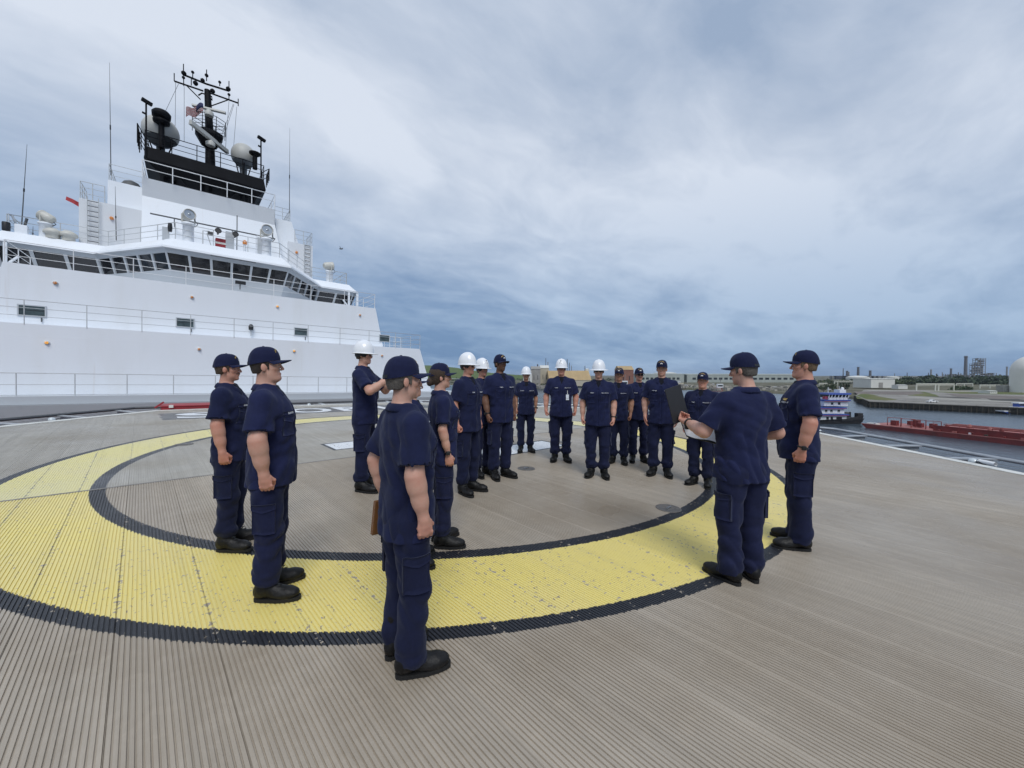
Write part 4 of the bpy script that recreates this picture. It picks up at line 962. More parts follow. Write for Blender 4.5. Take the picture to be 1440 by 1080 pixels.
def person(sp):
    rng = random.Random(sp['seed']); h1 = sp.get('res', .007); fine = h1 < .009
    bulk, belly = sp.get('bulk', 1.0), sp.get('belly', 0.0); fem = sp.get('fem', False)
    # --- place: feet on the deck where the photograph shows them, heading relative to the line of sight
    p = on_deck(*sp['foot']); az = math.atan2(p.x, p.y); hd = az+R(sp['rel'])
    top = 1.783 if sp['hat'] == 'cap' else 1.828
    lo, hi = .5, 2.6
    fwd = B.col[1]
    for _ in range(40):
        mid = (lo+hi)/2; q = Vector((p.x, p.y, mid))-EYEV; v = 540-FPX*q.dot(B.col[2])/q.dot(fwd)
        if v > sp['top']: lo = mid
        else: hi = mid
    sc = lo/top
    root = empty('person', (p.x, p.y, .0), -hd, sc); tag(root, sp['label'], 'person', sp.get('group'))
    up = (G.to_3x3() @ Vector((0, 0, 1))); tl = Vector((0, 0, 1)).rotation_difference(up.lerp(Vector((0, 0, 1)), .3))
    root.rotation_mode = 'QUATERNION'; root.rotation_quaternion = tl @ Matrix.Rotation(-hd, 3, 'Z').to_quaternion()
    HY, HT, HR = sp.get('head', (0, 0, 0))   # head yaw (+ = to own left), tilt down, roll
    hm = Matrix.Rotation(R(HY), 3, 'Z') @ Matrix.Rotation(-R(HT), 3, 'X') @ Matrix.Rotation(R(HR), 3, 'Y')
    hmi = np.array(hm.transposed())
    sk = np.array(sp['skin'])
    # --- arms
    sw = .172*bulk*(.9 if fem else 1)+.004
    arms = {}
    for s, key in ((1, 'R'), (-1, 'L')):
        a = sp.get('arm'+key)
        Sh = np.array([s*sw, -.016, 1.405])
        if a is None:
            ex = (sw+.060+.05*belly) if not fem else sw+.050
            j = [rng.uniform(-.012, .012) for _ in range(4)]
            a = dict(E=(s*(ex+j[0]), -.036+j[1], 1.150), W=(s*(ex-.008+j[2]), .016+j[3], .912), d=(s*-.05, .14, -1), n=(-s, .12, 0), mode=sp.get('hands', 'fist'))
        E, W_ = np.array(a['E'], float), np.array(a['W'], float)
        d = np.array(a['d'], float); d /= np.linalg.norm(d); n = np.array(a['n'], float); n -= d*n.dot(d); n /= np.linalg.norm(n)
        t = np.cross(d, n); 
        if a.get('flip'): t = -t
        # thumb side: forward for a hanging arm
        tw_ = np.array(a.get('thumb', (0, 1, .2)), float)
        if t.dot(tw_) < 0: t = -t
        arms[s] = (Sh, E, W_, d, n, t, a.get('mode', 'fist'))
    # --- body: one continuous surface (head, neck, trunk, arms, hands, legs)
    P_all = np.array([np.array(v) for A in arms.values() for v in (A[0], A[1], A[2], A[2]+A[3]*.2)])
    lo_ = np.minimum(P_all.min(0)-.07, [-.21, -.17, .70]); hi_ = np.maximum(P_all.max(0)+.07, [.21, .17, 1.82])
    bd = Fld(lo_, hi_, h1)
    wf = .92 if fem else 1.0
    bd.add(loft([(.885, 0, 0, .14*bulk, .095), (.92, 0, 0, .145*bulk, .10), (1.05, 0, .0, .135*bulk, .095), (1.25, 0, 0, .15*bulk*wf, .10), (1.38, 0, -.005, .15*bulk*wf, .09), (1.45, 0, -.01, .10, .07), (1.50, 0, -.015, .05, .05)]))
    af = sp.get('arm', 1.0)**.6*(.84 if fem else 1.0)*(1+(bulk-1)*.4)
    for s, (Sh, E, W_, d, n, t, mode) in arms.items():
        bd.add(cone(Sh, E, .054*af, .0435*af), .03); bd.add(cone(E, E+(W_-E)*.25, .0425*af, .0435*af), .03); bd.add(cone(E+(W_-E)*.22, E+(W_-E)*.6, .0435*af, .036*af), .03); bd.add(cone(E+(W_-E)*.55, W_, .0365*af, .0262*af), .03)
        q = lambda a, b=0.0, c=0.0: W_+d*a+n*b+t*c
        M = Matrix((t, n, d)).transposed()
        bd.add(cone(W_, q(.03), .0275*af, .026*af), .015)
        bd.add(ell(q(.05), (.041, .021, .050), M), .015)
        hk = .0094 if not fem else .0084
        for i, o in enumerate((.0325, .0112, -.0105, -.0315)):
            ln = (1.0, 1.08, 1.02, .85)[i]
            if mode == 'fist': ch = [q(.075, -.004, o), q(.075+.027*ln, .012, o*.95), q(.070+.020*ln, .044, o*.9), q(.058, .040, o*.88), q(.060, .024, o*.86)]
            elif mode == 'grip': ch = [q(.075, 0, o), q(.100*ln, .018, o), q(.108*ln, .045, o), q(.092, .066, o), q(.074, .066, o)]
            else: ch = [q(.078, -.002, o), q(.112*ln, .010, o*1.0), q(.136*ln, .026, o*.98), q(.150*ln, .046, o*.95)]
            for (a, b), r0, r1 in zip(zip(ch, ch[1:]), (1.08, 1.0, .93, .88), (1.0, .93, .88, .8)): bd.add(cone(a, b, hk*r0, hk*r1), .0015)
        th = [q(.018, .006, .030), q(.048, .024, .046), q(.074, .040, .036), q(.086, .050, .016)] if mode == 'fist' else [q(.018, .006, .030), q(.050, .020, .054), q(.078, .030, .058), q(.098, .036, .052)] if mode == 'relax' else [q(.018, .006, .03), q(.05, .026, .05), q(.075, .042, .046), q(.09, .06, .03)]
        for (a, b), r0, r1 in zip(zip(th, th[1:]), (1.35, 1.15, 1.05), (1.15, 1.05, .85)): bd.add(cone(a, b, hk*r0, hk*r1), .008)
    hfn = head_fn(sp)
    def hf(X, Y, Z):
        x, y, z = X-HP[0], Y-HP[1], Z-HP[2]
        x, y, z = x/HS, y/HS, z/HS
        return HS*hfn(hmi[0][0]*x+hmi[0][1]*y+hmi[0][2]*z, hmi[1][0]*x+hmi[1][1]*y+hmi[1][2]*z, hmi[2][0]*x+hmi[2][1]*y+hmi[2][2]*z)
    bd.add((hf, ([-.12, -.14, 1.43], [.12, .15, 1.82])), .03, .0)
    hc = sp['hair']; st = sp.get('stubble', .0)
    def col(P):
        c = np.tile(sk, (len(P), 1)); L = (P-HP) @ np.array(hm)/HS     # head local
        x, y, z = L.T; fz = P[:, 2] > 1.48
        def blend(w, k): c[:] = c*(1-w[:, None])+np.array(k)*w[:, None]
        g = lambda cx, cy, cz, r: np.exp(-(((np.abs(x)-cx)/r)**2+((y-cy)/r)**2+((z-cz)/r)**2))*fz
        nape = np.exp(-((z-.062)/.030)**2)*(y < .01)*fz
        if not fem: blend(np.clip(.6*nape, 0, 1), sk*.45+np.array(hc)*.5)
        blend(.35*g(.045, .07, .095, .026), sk*(1.02, .68, .62)); blend(.35*g(0, .11, .096, .02), sk*(1.03, .66, .6)); blend(.4*g(.079, -.006, .112, .025), sk*(1.0, .66, .6))
        blend(.7*np.exp(-((x/.021)**4+((z-.0595)/.0065)**4))*(y > .07)*fz, sk*(.78, .46, .45))
        if st: blend(st*np.clip(np.exp(-((z-.045)/.035)**4)*(y > .01), 0, 1)*fz, sk*.35+np.array(hc)*.4)
        if sp.get('mustache'): blend(.9*np.exp(-((x/.033)**4+((z-.0755)/.0085)**4))*(y > .075)*fz, np.array(hc))
        blend(.85*np.exp(-(((np.abs(x)-.033)/.019)**4+((z-.1475)/.0055)**4))*(y > .06)*fz, np.array(hc)*.9)
        eye = np.exp(-(((np.abs(x)-.031)/.0115)**4+((z-.127)/.0062)**4))*(y > .075)*fz; blend(.8*eye, (.5, .47, .45))
        blend(.95*np.exp(-(((np.abs(x)-.031)/.0055)**4+((z-.127)/.006)**4))*(y > .08)*fz, (.03, .022, .02))
        for s_, (Sh, E, W_, d, n, t, mode) in arms.items():
            q_ = P-W_; w_ = np.clip((q_ @ d+.05)/.10, 0, 1)*(np.linalg.norm(q_, axis=1) < .22); blend(.55*w_, sk*(1.0, .72, .68))
            wrk = np.clip(1-np.abs((P-E) @ ((W_-E)/np.linalg.norm(W_-E)))/.05, 0, 1)*(np.linalg.norm(P-E, axis=1) < .09); blend(.30*wrk, sk*(1.0, .74, .68))
        return np.clip(c, 0, 1)
    body = f_obj(bd, 'body', M_SKIN, root, 0 if fine else 1, col)
    # --- hair
    hl = Fld((-.12, -.15, -.06), (.12, .13, .28), .006 if fine else .009)
    ht = sp.get('hairthick', .006)
    hl.add((lambda X, Y, Z: ell((0, -.012, .160), (.0765+ht, .0955+ht, .091+ht))[0](X, Y, Z), ((-.1, -.13, .05), (.1, .1, .27))))
    hl.add(ell((0, -.043, .088), (.055+ht*.6, .050+ht*.6, .060)), .03)
    for s in (-1, 1): hl.add(rbox((s*.0735, .030, .125), (.006, .012, .03), .004), .006)
    nz = folds(sp['seed']+5, [(60, 50, 90, .6), (150, 120, 160, .4)], .004)
    hl.disp(nz)
    hl.keep(lambda X, Y, Z: np.maximum(Y-.030-.25*np.maximum(Z-.13, 0), sp.get('hairlow', .068)-Z-.25*np.maximum(Y+.04, 0)*(-1)) + 0*X)
    if sp.get('bun'): hl.add(ell((0, -.115, .075), (.042, .034, .045)), .02); hl.disp(folds(3, [(90, 60, 120, .5)], .003))
    ho = f_obj(hl, 'hair', hair_mat(hc), root, 1)
    hmat = Matrix.Translation(HP.tolist()) @ hm.to_4x4() @ Matrix.Scale(HS, 4); ho.matrix_local = hmat
    # --- head gear
    if sp['hat'] == 'cap': make_cap(root, hmat, sp)
    else: make_hardhat(root, hmat, sp)
    if sp.get('shades'): make_glasses(root, hmat, sp['shades'])
    # --- shirt
    h2 = h1*1.12
    hem = sp.get('hem', .80)
    pts = [A[0] for A in arms.values()]+[A[0]+(A[1]-A[0])*1.0 for A in arms.values()]
    lo_ = np.minimum(np.array(pts).min(0)-.12, [-.26*bulk-.02, -.2, hem-.03]); hi_ = np.maximum(np.array(pts).max(0)+.12, [.26*bulk+.02, .22+.12*belly, 1.55])
    sh = Fld(lo_, hi_, h2)
    bw = bulk; hipw = 1.04 if not fem else 1.05; cw = 1.0 if not fem else .90
    secs = [(hem, 0, .004+.02*belly, .184*bw*hipw, .138+.045*belly), (hem+.08, 0, .006+.03*belly, .181*bw*hipw, .135+.055*belly), (1.00, 0, .008+.04*belly, .170*bw*(1.0 if not fem else .93), .130+.06*belly), (1.10, 0, .008+.035*belly, .171*bw*(1.0 if not fem else .90), .130+.05*belly), (1.20, 0, .008+.015*belly, .182*bw*cw, .134+.025*belly), (1.30, 0, .006, .193*bw*cw, .136), (1.36, 0, .0, .186*bw*cw, .127), (1.41, 0, -.006, .160*bw*cw, .113), (1.45, 0, -.012, .116*bw, .096), (1.48, 0, -.016, .078, .078), (1.50, 0, -.018, .066, .068)]
    # extra, smooth the profile
    A_ = np.array(secs); zz = np.linspace(A_[0, 0], A_[-1, 0], 40); zz[0] = A_[0, 0]
    sm_ = np.stack([zz]+[np.convolve(np.pad(np.interp(zz, A_[:, 0], A_[:, c]), 2, 'edge'), np.ones(5)/5, 'valid') for c in range(1, 5)], 1)
    sh.add(loft(sm_, 2.35))
    if fem:
        for s in (-1, 1): sh.add(ell((s*.075, .085, 1.29), (.075, .065, .07)), .05)
    else: sh.add(ell((0, .055, 1.30), (.15*bw, .085, .10)), .06)
    slv = {}
    for s, (Sh, E, W_, d, n, t, mode) in arms.items():
        u = E-Sh; L = np.linalg.norm(u); u = u/L; ce = Sh+u*L*sp.get('sleeve', .80)
        r0, r1 = .064*af**.5*(.94 if fem else 1), .074*af**.6*(.92 if fem else 1.0)
        sh.add(cone((s*.055, -.016, 1.468), Sh+np.array([-s*.012, 0, .0]), .040, .062*(.94 if fem else 1)), .05)
        f0, bx = cone(Sh, ce+u*.03, r0, r1+.006)
        cut_ = lambda X, Y, Z, f0=f0, ce=ce, u=u: np.maximum(f0(X, Y, Z), (X-ce[0])*u[0]+(Y-ce[1])*u[1]+(Z-ce[2])*u[2])
        sh.add((cut_, bx), .035)
        slv[s] = (Sh, u, L, ce, r1)
    # open neck
    sh.cut((lambda X, Y, Z: np.maximum(np.abs(X)-np.maximum(Z-1.385, 0)*.42, .045-Y)+0*Z, ((-.06, .04, 1.38), (.06, .2, 1.53))), .004, .0)
    sh.disp(folds(sp['seed'], [(26, 16, 3, .95), (17, -15, 13, .55), (7, 9, 20, .45)], .0150, .75, ([hem, hem+.1, 1.05, 1.2, 1.33, 1.5], [.9, 1.0, 1.1, .75, .45, .25])))
    sh.disp(folds(sp['seed']+1, [(12, 8, 30, .6), (-18, 12, 24, .5)], .0075, .7, ([1.0, 1.1, 1.2, 1.42], [.0, 1., 1, .3])))
    sh.keep(lambda X, Y, Z: hem+.004-Z+.004*np.sin(16*X+5)+.003*np.sin(21*Y))
    tor, tb = loft(sm_, 2.35)
    for s, (Sh, u, L, ce, r1) in slv.items():     # trim the sleeve ends clean again
        sl_ = sh.sl((list(ce-.12), list(ce+.12)), 0.0); X, Y, Z = sh.xyz(sl_); al = (X-ce[0])*u[0]+(Y-ce[1])*u[1]+(Z-ce[2])*u[2]
        ax2 = np.sqrt(np.maximum((X-ce[0])**2+(Y-ce[1])**2+(Z-ce[2])**2-al*al, 0)); w_ = (ax2 < r1+.035) & (tor(X, Y, Z) > .012) & (al > -.02)
        sh.d[sl_] = np.where(w_, np.maximum(sh.d[sl_], al), sh.d[sl_])
    mi = sp['seed'] % 3
    so = f_obj(sh, 'shirt', M_NAVY[mi], root, 1)
    # undershirt in the neck opening
    un = Fld((-.09, -.1, 1.36), (.09, .15, 1.53), .006 if fine else .009)
    un.add(loft([(1.37, 0, .0, .12, .1175), (1.425, 0, -.006, .10, .104), (1.465, 0, -.012, .08, .088), (1.505, 0, -.014, .066, .068)])); un.keep(lambda X, Y, Z: np.maximum(np.abs(X)-.075, .02-Y)+0*Z)
    f_obj(un, 'undershirt', M_UNDER, root, 1)
    # collar, pockets, tapes, placket
    collar(so, M_NAVY[mi], bulk, sp)
    P_, F_ = rect_pts(-.017, .017, hem+.012, 1.375, 2, 30); patch_obj('placket', M_NAVY[mi], so, sh, P_, F_, .004, 1)
    for s in (-1, 1):
        x0, x1 = sorted((s*.045*bw, s*.150*bw))
        pk = patch_obj('chest_pocket', M_NAVY[mi], so, sh, *rect_pts(x0, x1, 1.155, 1.275, 8, 6), .005, 1, 1, .006)
        patch_obj('pocket_flap', M_NAVY[mi], pk, sh, *rect_pts(x0-.003, x1+.003, 1.262, 1.292, 8, 3, .018), .009, 1, 1, .006)
    tz = 1.312
    tp = patch_obj('service_tape', M_TAPEB, so, sh, *rect_pts(-.157*bw, -.043*bw, tz-.011, tz+.011, 10, 2), .004)
    a, f, _ = text2d('U.S. COAST GUARD'); w = .104*bw
    patch_obj('lettering', M_TAPE, tp, sh, [(-.152*bw+u*w, tz-.0068+v*.0136) for u, v in a], f, .0062, 1, 1, .001)
    tp = patch_obj('name_tape', M_TAPEB, so, sh, *rect_pts(.043*bw, .157*bw, tz-.011, tz+.011, 10, 2), .004)
    q = []; ff = []; xx = .062*bw; 
    for k in range(rng.randint(4, 7)):      # illegible stitched letters
        wd_ = rng.uniform(.006, .010)
        for (x0, x1, z0, z1) in ((xx, xx+.0028, -.007, .007), (xx, xx+wd_, rng.choice((.0042, -.0015)), rng.choice((.007, .0015))), (xx+wd_-.0028, xx+wd_, rng.choice((-.007, 0)), .006)):
            if z1 < z0: z0, z1 = z1, z0
            b0 = len(q); q += [(x0, tz+z0), (x1, tz+z0), (x1, tz+z1), (x0, tz+z1)]; ff.append((b0, b0+1, b0+2, b0+3))
        xx += wd_+.0035
    patch_obj('lettering', M_TAPE, tp, sh, q, ff, .0062, 1, 1, .001)
    if sp.get('device'): patch_obj('breast_device', M_GOLD, so, sh, *rect_pts(-.125*bw, -.070*bw, tz+.018, tz+.036, 6, 2), .006)
    if sp.get('badge'):
        bx_ = sp['badge']; bdg = patch_obj('badge_clip', M_SILVER, so, sh, *rect_pts(bx_-.006, bx_+.006, 1.20, 1.27, 2, 4), .010, 1, 1, .005)
        patch_obj('badge_card', M_BADGE, bdg, sh, *rect_pts(bx_-.027, bx_+.027, 1.10, 1.20, 6, 6), .014, 1, 1, .004)
    if fine:
        for s, (Sh, u, L, ce, r1) in slv.items():   # sleeve hem tab with buttons
            for dy in ((-.045, .03) if s == sp.get('tabside', 1) else ()):
                c_ = ce-u*.022+np.array([0, dy, 0]); xx_ = sh.front([c_[1]], [c_[2]], s, 0)[0]
                MB().lathe([(.0095, -.002), (.0095, .003), (.006, .004)], 12, (xx_+s*.001, c_[1], c_[2]), m=Matrix.Rotation(R(90)*s, 3, 'Y')).build('button', M_NAVYT[0], so)
            q_, f_ = rect_pts(-.060, .055, ce[2]-.0+.005, ce[2]+.028, 6, 2)
            if abs(u[2]) > .9: patch_obj('sleeve_hem', M_NAVY[mi], so, sh, [(a_+ce[1], b_) for a_, b_ in q_], f_, .004, s, 0, .006)
    # --- trousers
    bl = sp.get('bloused', True); stance = sp.get('stance', .099); zb = .135 if bl else .075
    lw = sp.get('leg', .955)*(1+(bulk-1)*.5)*(.93 if fem else 1)
    tr = Fld((-.30*bulk, -.22, zb-.02), (.30*bulk, .24, 1.04), h2*1.05)
    tr.add(loft([(.80, 0, -.004, .150*bw*hipw, .118), (.88, 0, -.008, .168*bw*hipw, .126), (.96, 0, 0, .160*bw*hipw, .120), (1.03, 0, .0, .15*bw, .115)], 2.4))
    for s in (-1, 1):
        hp, kn, an = (s*.088*bw, -.004, .84), (s*(stance+.006), .012, .485), (s*stance, -.012, .16)
        tr.add(cone(hp, kn, .108*lw, .083*lw), .035); tr.add(cone(kn, an, .083*lw, .077*lw if bl else .080*lw), .03)
        if bl: tr.add(ell((s*stance, -.010, .195), (.086*lw, .090*lw, .05)), .03)
        else: tr.add(cone((s*stance, -.008, .16), (s*stance, .004, .07), .080*lw, .083*lw), .03)
    tr.keep(lambda X, Y, Z: zb-Z+.006*np.sin(60*X+40*Y))
    sep_ = sp.get('legsep', .0)
    tr.disp(folds(sp['seed']+2, [(12, 9, 17, .6), (-13, 10, 14, .5), (22, 13, 3, .7)], .0165, .85, ([.1, .2, .34, .5, .62, .8, 1.0], [1.15, 1.25, .9, 1.05, .6, .8, .3])))
    to = f_obj(tr, 'trousers', M_NAVYT[mi], root, 1)
    for s in (-1, 1):       # cargo pocket on the thigh, lying on the leg
        q_, f_ = rect_pts(-.07, .07, .50, .69, 8, 8); pk = patch_obj('cargo_pocket', M_NAVYT[mi], to, tr, [(a-.01, b) for a, b in q_], f_, .019, s, 0, .026)
        q_, f_ = rect_pts(-.074, .074, .665, .705, 8, 3, .016); patch_obj('pocket_flap', M_NAVYT[mi], pk, tr, [(a-.01, b) for a, b in q_], f_, .025, s, 0, .010)
    # --- boots
    for s in (-1, 1): make_boot(root, s, stance, sp, h1)
    # --- watch
    for s, key in ((1, 'R'), (-1, 'L')):
        if sp.get('watch') == key:
            Sh, E, W_, d, n, t, mode = arms[s]; ax = (W_-E)/np.linalg.norm(W_-E); c_ = W_-ax*.03; r = .034*af
            e1 = np.cross(ax, [0.3, 1, .2]); e1 /= np.linalg.norm(e1); e2 = np.cross(ax, e1)
            mb = MB(); mb.tube([c_+(e1*math.cos(k*.3927)+e2*math.sin(k*.3927))*r for k in range(17)], .0075, 6, False); wo = mb.build('watch', M_WATCH, root)
            f_ = c_-n*r*.98; MB().cbox(f_, .018, .018, .018).build('watch_case', M_WATCH, wo, bevel=.006)
    return root, arms, sc
def collar(par, mat, bulk, sp):
    n = 26; a0, a1 = R(20), R(340); vs = []
    for i in range(n+1):
        th = a0+(a1-a0)*i/n; f = math.cos(th)          # +1 front, -1 back
        dx, dy = math.sin(th), math.cos(th)
        ri = .066+.004*abs(dx); zt = 1.506-.026*max(0, f)-.004*f
        pt = max(0, math.cos((min(th, 2*math.pi-th)-R(20))*1.6))**2 if min(th, 2*math.pi-th) < R(75) else 0
        ro = ri+.026+.030*pt+ (.014*abs(dx)); zo = zt-.033-.036*pt
        c = (0, -.016)
        rows = [(ri+.003, zt-.020), (ri, zt), (ri+.008, zt+.006), ((ri+ro)/2+.004, (zt+zo)/2+.010), (ro, zo), (ro-.003, zo-.005), ((ri+ro)/2, (zt+zo)/2+.002)]
        for r, z in rows: vs.append((c[0]+dx*r, c[1]+dy*(r+.006*max(0, f)), z))
    m = 7; fs = []
    for i in range(n):
        for k in range(m): a, b = i*m+k, i*m+(k+1) % m; fs.append((a, b, b+m, a+m))
    mb = MB(); mb.add(vs, fs, True); mb.add(vs[:m], [tuple(range(m))]); mb.add(vs[-m:], [tuple(range(m-1, -1, -1))])
    co = mb.build('collar', mat, par)
    for s in (-1, 1):
        MB().lathe([(.008, -.003), (.008, .003), (.004, .005)], 8, (s*.052, .072, 1.448), m=Matrix.Rotation(R(-65), 3, 'X')).build('collar_device', M_SILVER if sp['seed'] % 2 else M_GOLD, co)
def make_boot(root, s, stance, sp, h1):
    key = ('boot', round(h1, 3), sp.get('shoe', False))
    if key not in TXT:
        f = Fld((-.09, -.13, -.01), (.09, .26, .28), .006 if h1 < .0085 else .009)
        f.add(cone((0, -.004, .11), (0, -.012, .245), .052, .054)); f.add(ell((0, -.035, .065), (.041, .050, .055)), .04)
        f.add(cone((0, .0, .085), (0, .13, .050), .048, .042), .04); f.add(ell((0, .160, .046), (.050, .062, .040)), .03); f.add(ell((0, .10, .040), (.050, .08, .03)), .03)
        f.keep(lambda X, Y, Z: .018-Z+0*X+0*Y)
        f.disp(folds(9, [(10, 60, 30, .5)], .0035, .7, ([.0, .05, .08, .25], [0, .3, 1, .8])))
        P, F = f.net(); P = relax(P, F, 1); me = np_mesh('boot', P, F, M_BOOT)
        out = []
        for k in range(28):
            a = 2*math.pi*k/28; c, sn = math.cos(a), math.sin(a)
            y = .075+.155*c; w = .050*(1-.10*max(0, -c)) if c > -.2 else .044
            out.append((w*np.sign(sn)*abs(sn)**.7+.0, y))
        mb = MB(); mb.prism([(x*1.04, y) for x, y in out], .0, .014); mb.prism([(x*1.08, y) for x, y in out], .0142, .024); mb.prism([(x*1.02, y) for x, y in out if y < .0], -.0005, .0135)
        sm_ = mb.mesh('sole', M_SOLE)
        mb = MB()
        for k in range(6):
            t = k/5; yy = .105-.075*t; zz = .085+.105*t; mb.tube([(-.022, yy-.012, zz-.004), (0, yy+.012, zz+.004), (.022, yy-.012, zz-.004)], .0035, 5)
        TXT[key] = (me, sm_, mb.mesh('laces', M_RUBBER))
    me, sm_, lm = TXT[key]
    b = bpy.data.objects.new('boot', me); link(b, root); b.location = (s*stance, -.012+sp.get('step', (0, 0))[0 if s > 0 else 1], 0); b.rotation_euler = (0, 0, -s*R(sp.get('toes', 16)))
    for n_, m_ in (('sole', sm_), ('laces', lm)): link(bpy.data.objects.new(n_, m_), b)
def make_cap(root, hmat, sp):
    nth, nt_ = 48, 12; vs = []
    def crown(th, t, off=0.0):
        f = math.cos(th); zb = .150+.018*f; zt = .274
        e = .66 if f > 0 else .66+.10*(-f)
        rr = max(0, math.cos(t*math.pi/2))**e; zz = zb+(zt-zb)*math.sin(t*math.pi/2)**(.92 if f > 0 else 1.0)
        seam = 1-.012*max(0, math.cos(6*th))**12*(1 if t < .97 else 0)
        rx, ry = (.0885+off)*seam, (.110+off)*seam
        return Vector((math.sin(th)*rx*rr, -.012+math.cos(th)*ry*rr, zz+off*t))
    for j in range(nt_+1):
        for i in range(nth): vs.append(crown(2*math.pi*i/nth, j/nt_))
    fs = [(j*nth+i, j*nth+(i+1) % nth, (j+1)*nth+(i+1) % nth, (j+1)*nth+i) for j in range(nt_) for i in range(nth)]
    fs = [f[::-1] for f in fs]
    mb = MB(); mb.add(vs, fs, True); cap = mb.build('cap', M_CAP, root); cap.matrix_local = hmat
    MB().lathe([(.009, .272), (.008, .277), (0, .279)], 10, (0, -.012, 0)).build('cap_button', M_CAP, cap)
    na, nb = 20, 6; top, bot = [], []
    for j in range(nb+1):
        b = j/nb
        for i in range(na+1):
            a = -1+2*i/na; th = a*R(68); p = crown(th, .0)
            ext = .076*(1-.30*a*a-.25*a**8); p = p+Vector((math.sin(th)*.010*b, ext*b, -.001*b-.020*a*a*b+.002*b*b-.004))
            top.append(p+Vector((0, 0, .002))); bot.append(p-Vector((0, 0, .003)))
    n = len(top); q = lambda i, j: j*(na+1)+i; fs = []
    for j in range(nb):
        for i in range(na):
            fs.append((q(i, j), q(i+1, j), q(i+1, j+1), q(i, j+1))); fs.append((n+q(i, j), n+q(i, j+1), n+q(i+1, j+1), n+q(i+1, j)))
    for i in range(na): fs.append((q(i, nb), q(i+1, nb), n+q(i+1, nb), n+q(i, nb)))
    for j in range(nb): fs.append((q(0, j), q(0, j+1), n+q(0, j+1), n+q(0, j))); fs.append((q(na, j+1), q(na, j), n+q(na, j), n+q(na, j+1)))
    MB().add(top+bot, fs, True).build('brim', M_CAP, cap)
    # gold name arched over a small emblem
    mb = MB(); rg = random.Random(sp['seed'])
    for k in range(9):
        th = R(-30+60*k/8); tt = .50-.16*(abs(k-4)/4)**2
        w = R(2.1); 
        for (a0, a1, t0, t1) in ((-w, -w*.35, 0, .12), (-w, w, rg.choice((0, .09)), rg.choice((.03, .12))), (w*.35, w, rg.choice((0, .05)), .12)):
            if t1 < t0: t0, t1 = t1, t0
            c = [crown(th+a0, tt+t0, .0025), crown(th+a1, tt+t0, .0025), crown(th+a1, tt+t1, .0025), crown(th+a0, tt+t1, .0025)]
            mb.add(c, [(3, 2, 1, 0)])
    mb.build('cap_lettering', M_GOLD, cap)
    mb = MB()
    for k in range(5):
        a = R(-9+18*k/4); mb.add([crown(a-R(2.3), .26-.03*abs(k-2), .003), crown(a+R(2.3), .26-.03*abs(k-2), .003), crown(a+R(2.0), .36-.02*abs(k-2), .003), crown(a-R(2.0), .36-.02*abs(k-2), .003)], [(3, 2, 1, 0)])
    mb.build('cap_emblem', M_SILVER, cap)
    p0, p1 = crown(R(150), .12, .001), crown(R(210), .12, .001)
    mb = MB(); mb.add([crown(R(150+60*i/8), t, .002) for t in (.03, .12) for i in range(9)], [(i, i+1, i+10, i+9) for i in range(8)], True); mb.build('cap_strap', M_BLACK, cap)
def make_hardhat(root, hmat, sp):
    full = sp['hat'] == 'fullbrim'; nth, nt_ = 56, 14; zb, zt = .152, .318; vs = []
    def dome(th, t):
        f = math.cos(th); rr = max(0, math.cos(t*math.pi/2))**.78; z = zb+(zt-zb)*math.sin(t*math.pi/2)
        p = Vector((math.sin(th)*.112*rr, -.008+f*.136*rr, z))
        rdg = max(0, 1-abs(p.x)/.022)*min(1, t*2.2); rdg2 = max(0, 1-abs(abs(p.x)-.052)/.012)*min(1, t*2)*(t < .9)
        p.z += .007*rdg+.004*rdg2; return p
    def brim(th, b):
        f = math.cos(th); w = (.048 if full else .010+.045*max(0, f)**1.5)
        p = dome(th, 0); d = Vector((math.sin(th), math.cos(th), 0)); p = p+d*w*b; p.z += -.010*b*(1 if full else .5+.5*max(0, f)); return p
    rows = [[brim(2*math.pi*i/nth, b) + Vector((0, 0, z)) for i in range(nth)] for b, z in ((0, -.006), (.95, -.005), (1, -.002), (.95, .003), (0, .003))]
    rows += [[dome(2*math.pi*i/nth, .03+.97*j/nt_) for i in range(nth)] for j in range(nt_+1)]
    vs = [v for r in rows for v in r]
    fs = [(j*nth+(i+1) % nth, j*nth+i, (j+1)*nth+i, (j+1)*nth+(i+1) % nth) for j in range(len(rows)-1) for i in range(nth)]
    mb = MB(); mb.add(vs, fs, True); o = mb.build('hard_hat', M_HAT, root); o.matrix_local = hmat
    MB().lathe([(.082, .10), (.086, .12), (.088, .165)], 28, (0, -.012, 0), 1.0, 1.22).build('suspension_band', M_BLACK, o)
    if sp.get('hatmark'):
        mb = MB()
        for (x0, x1, t0, t1) in ((-.025, .025, .30, .345), (-.006, .006, .44, .54), (-.014, .014, .475, .505)):
            q = []
            for x, t in ((x0, t0), (x1, t0), (x1, t1), (x0, t1)):
                th = math.asin(x/.112/max(.05, math.cos(t*math.pi/2)**.78)); p = dome(th, t); p.y += .0035; p.z += .002; q.append(p)
            mb.add(q, [(3, 2, 1, 0)])
        mb.build('hat_mark', M_DKGREY, o)
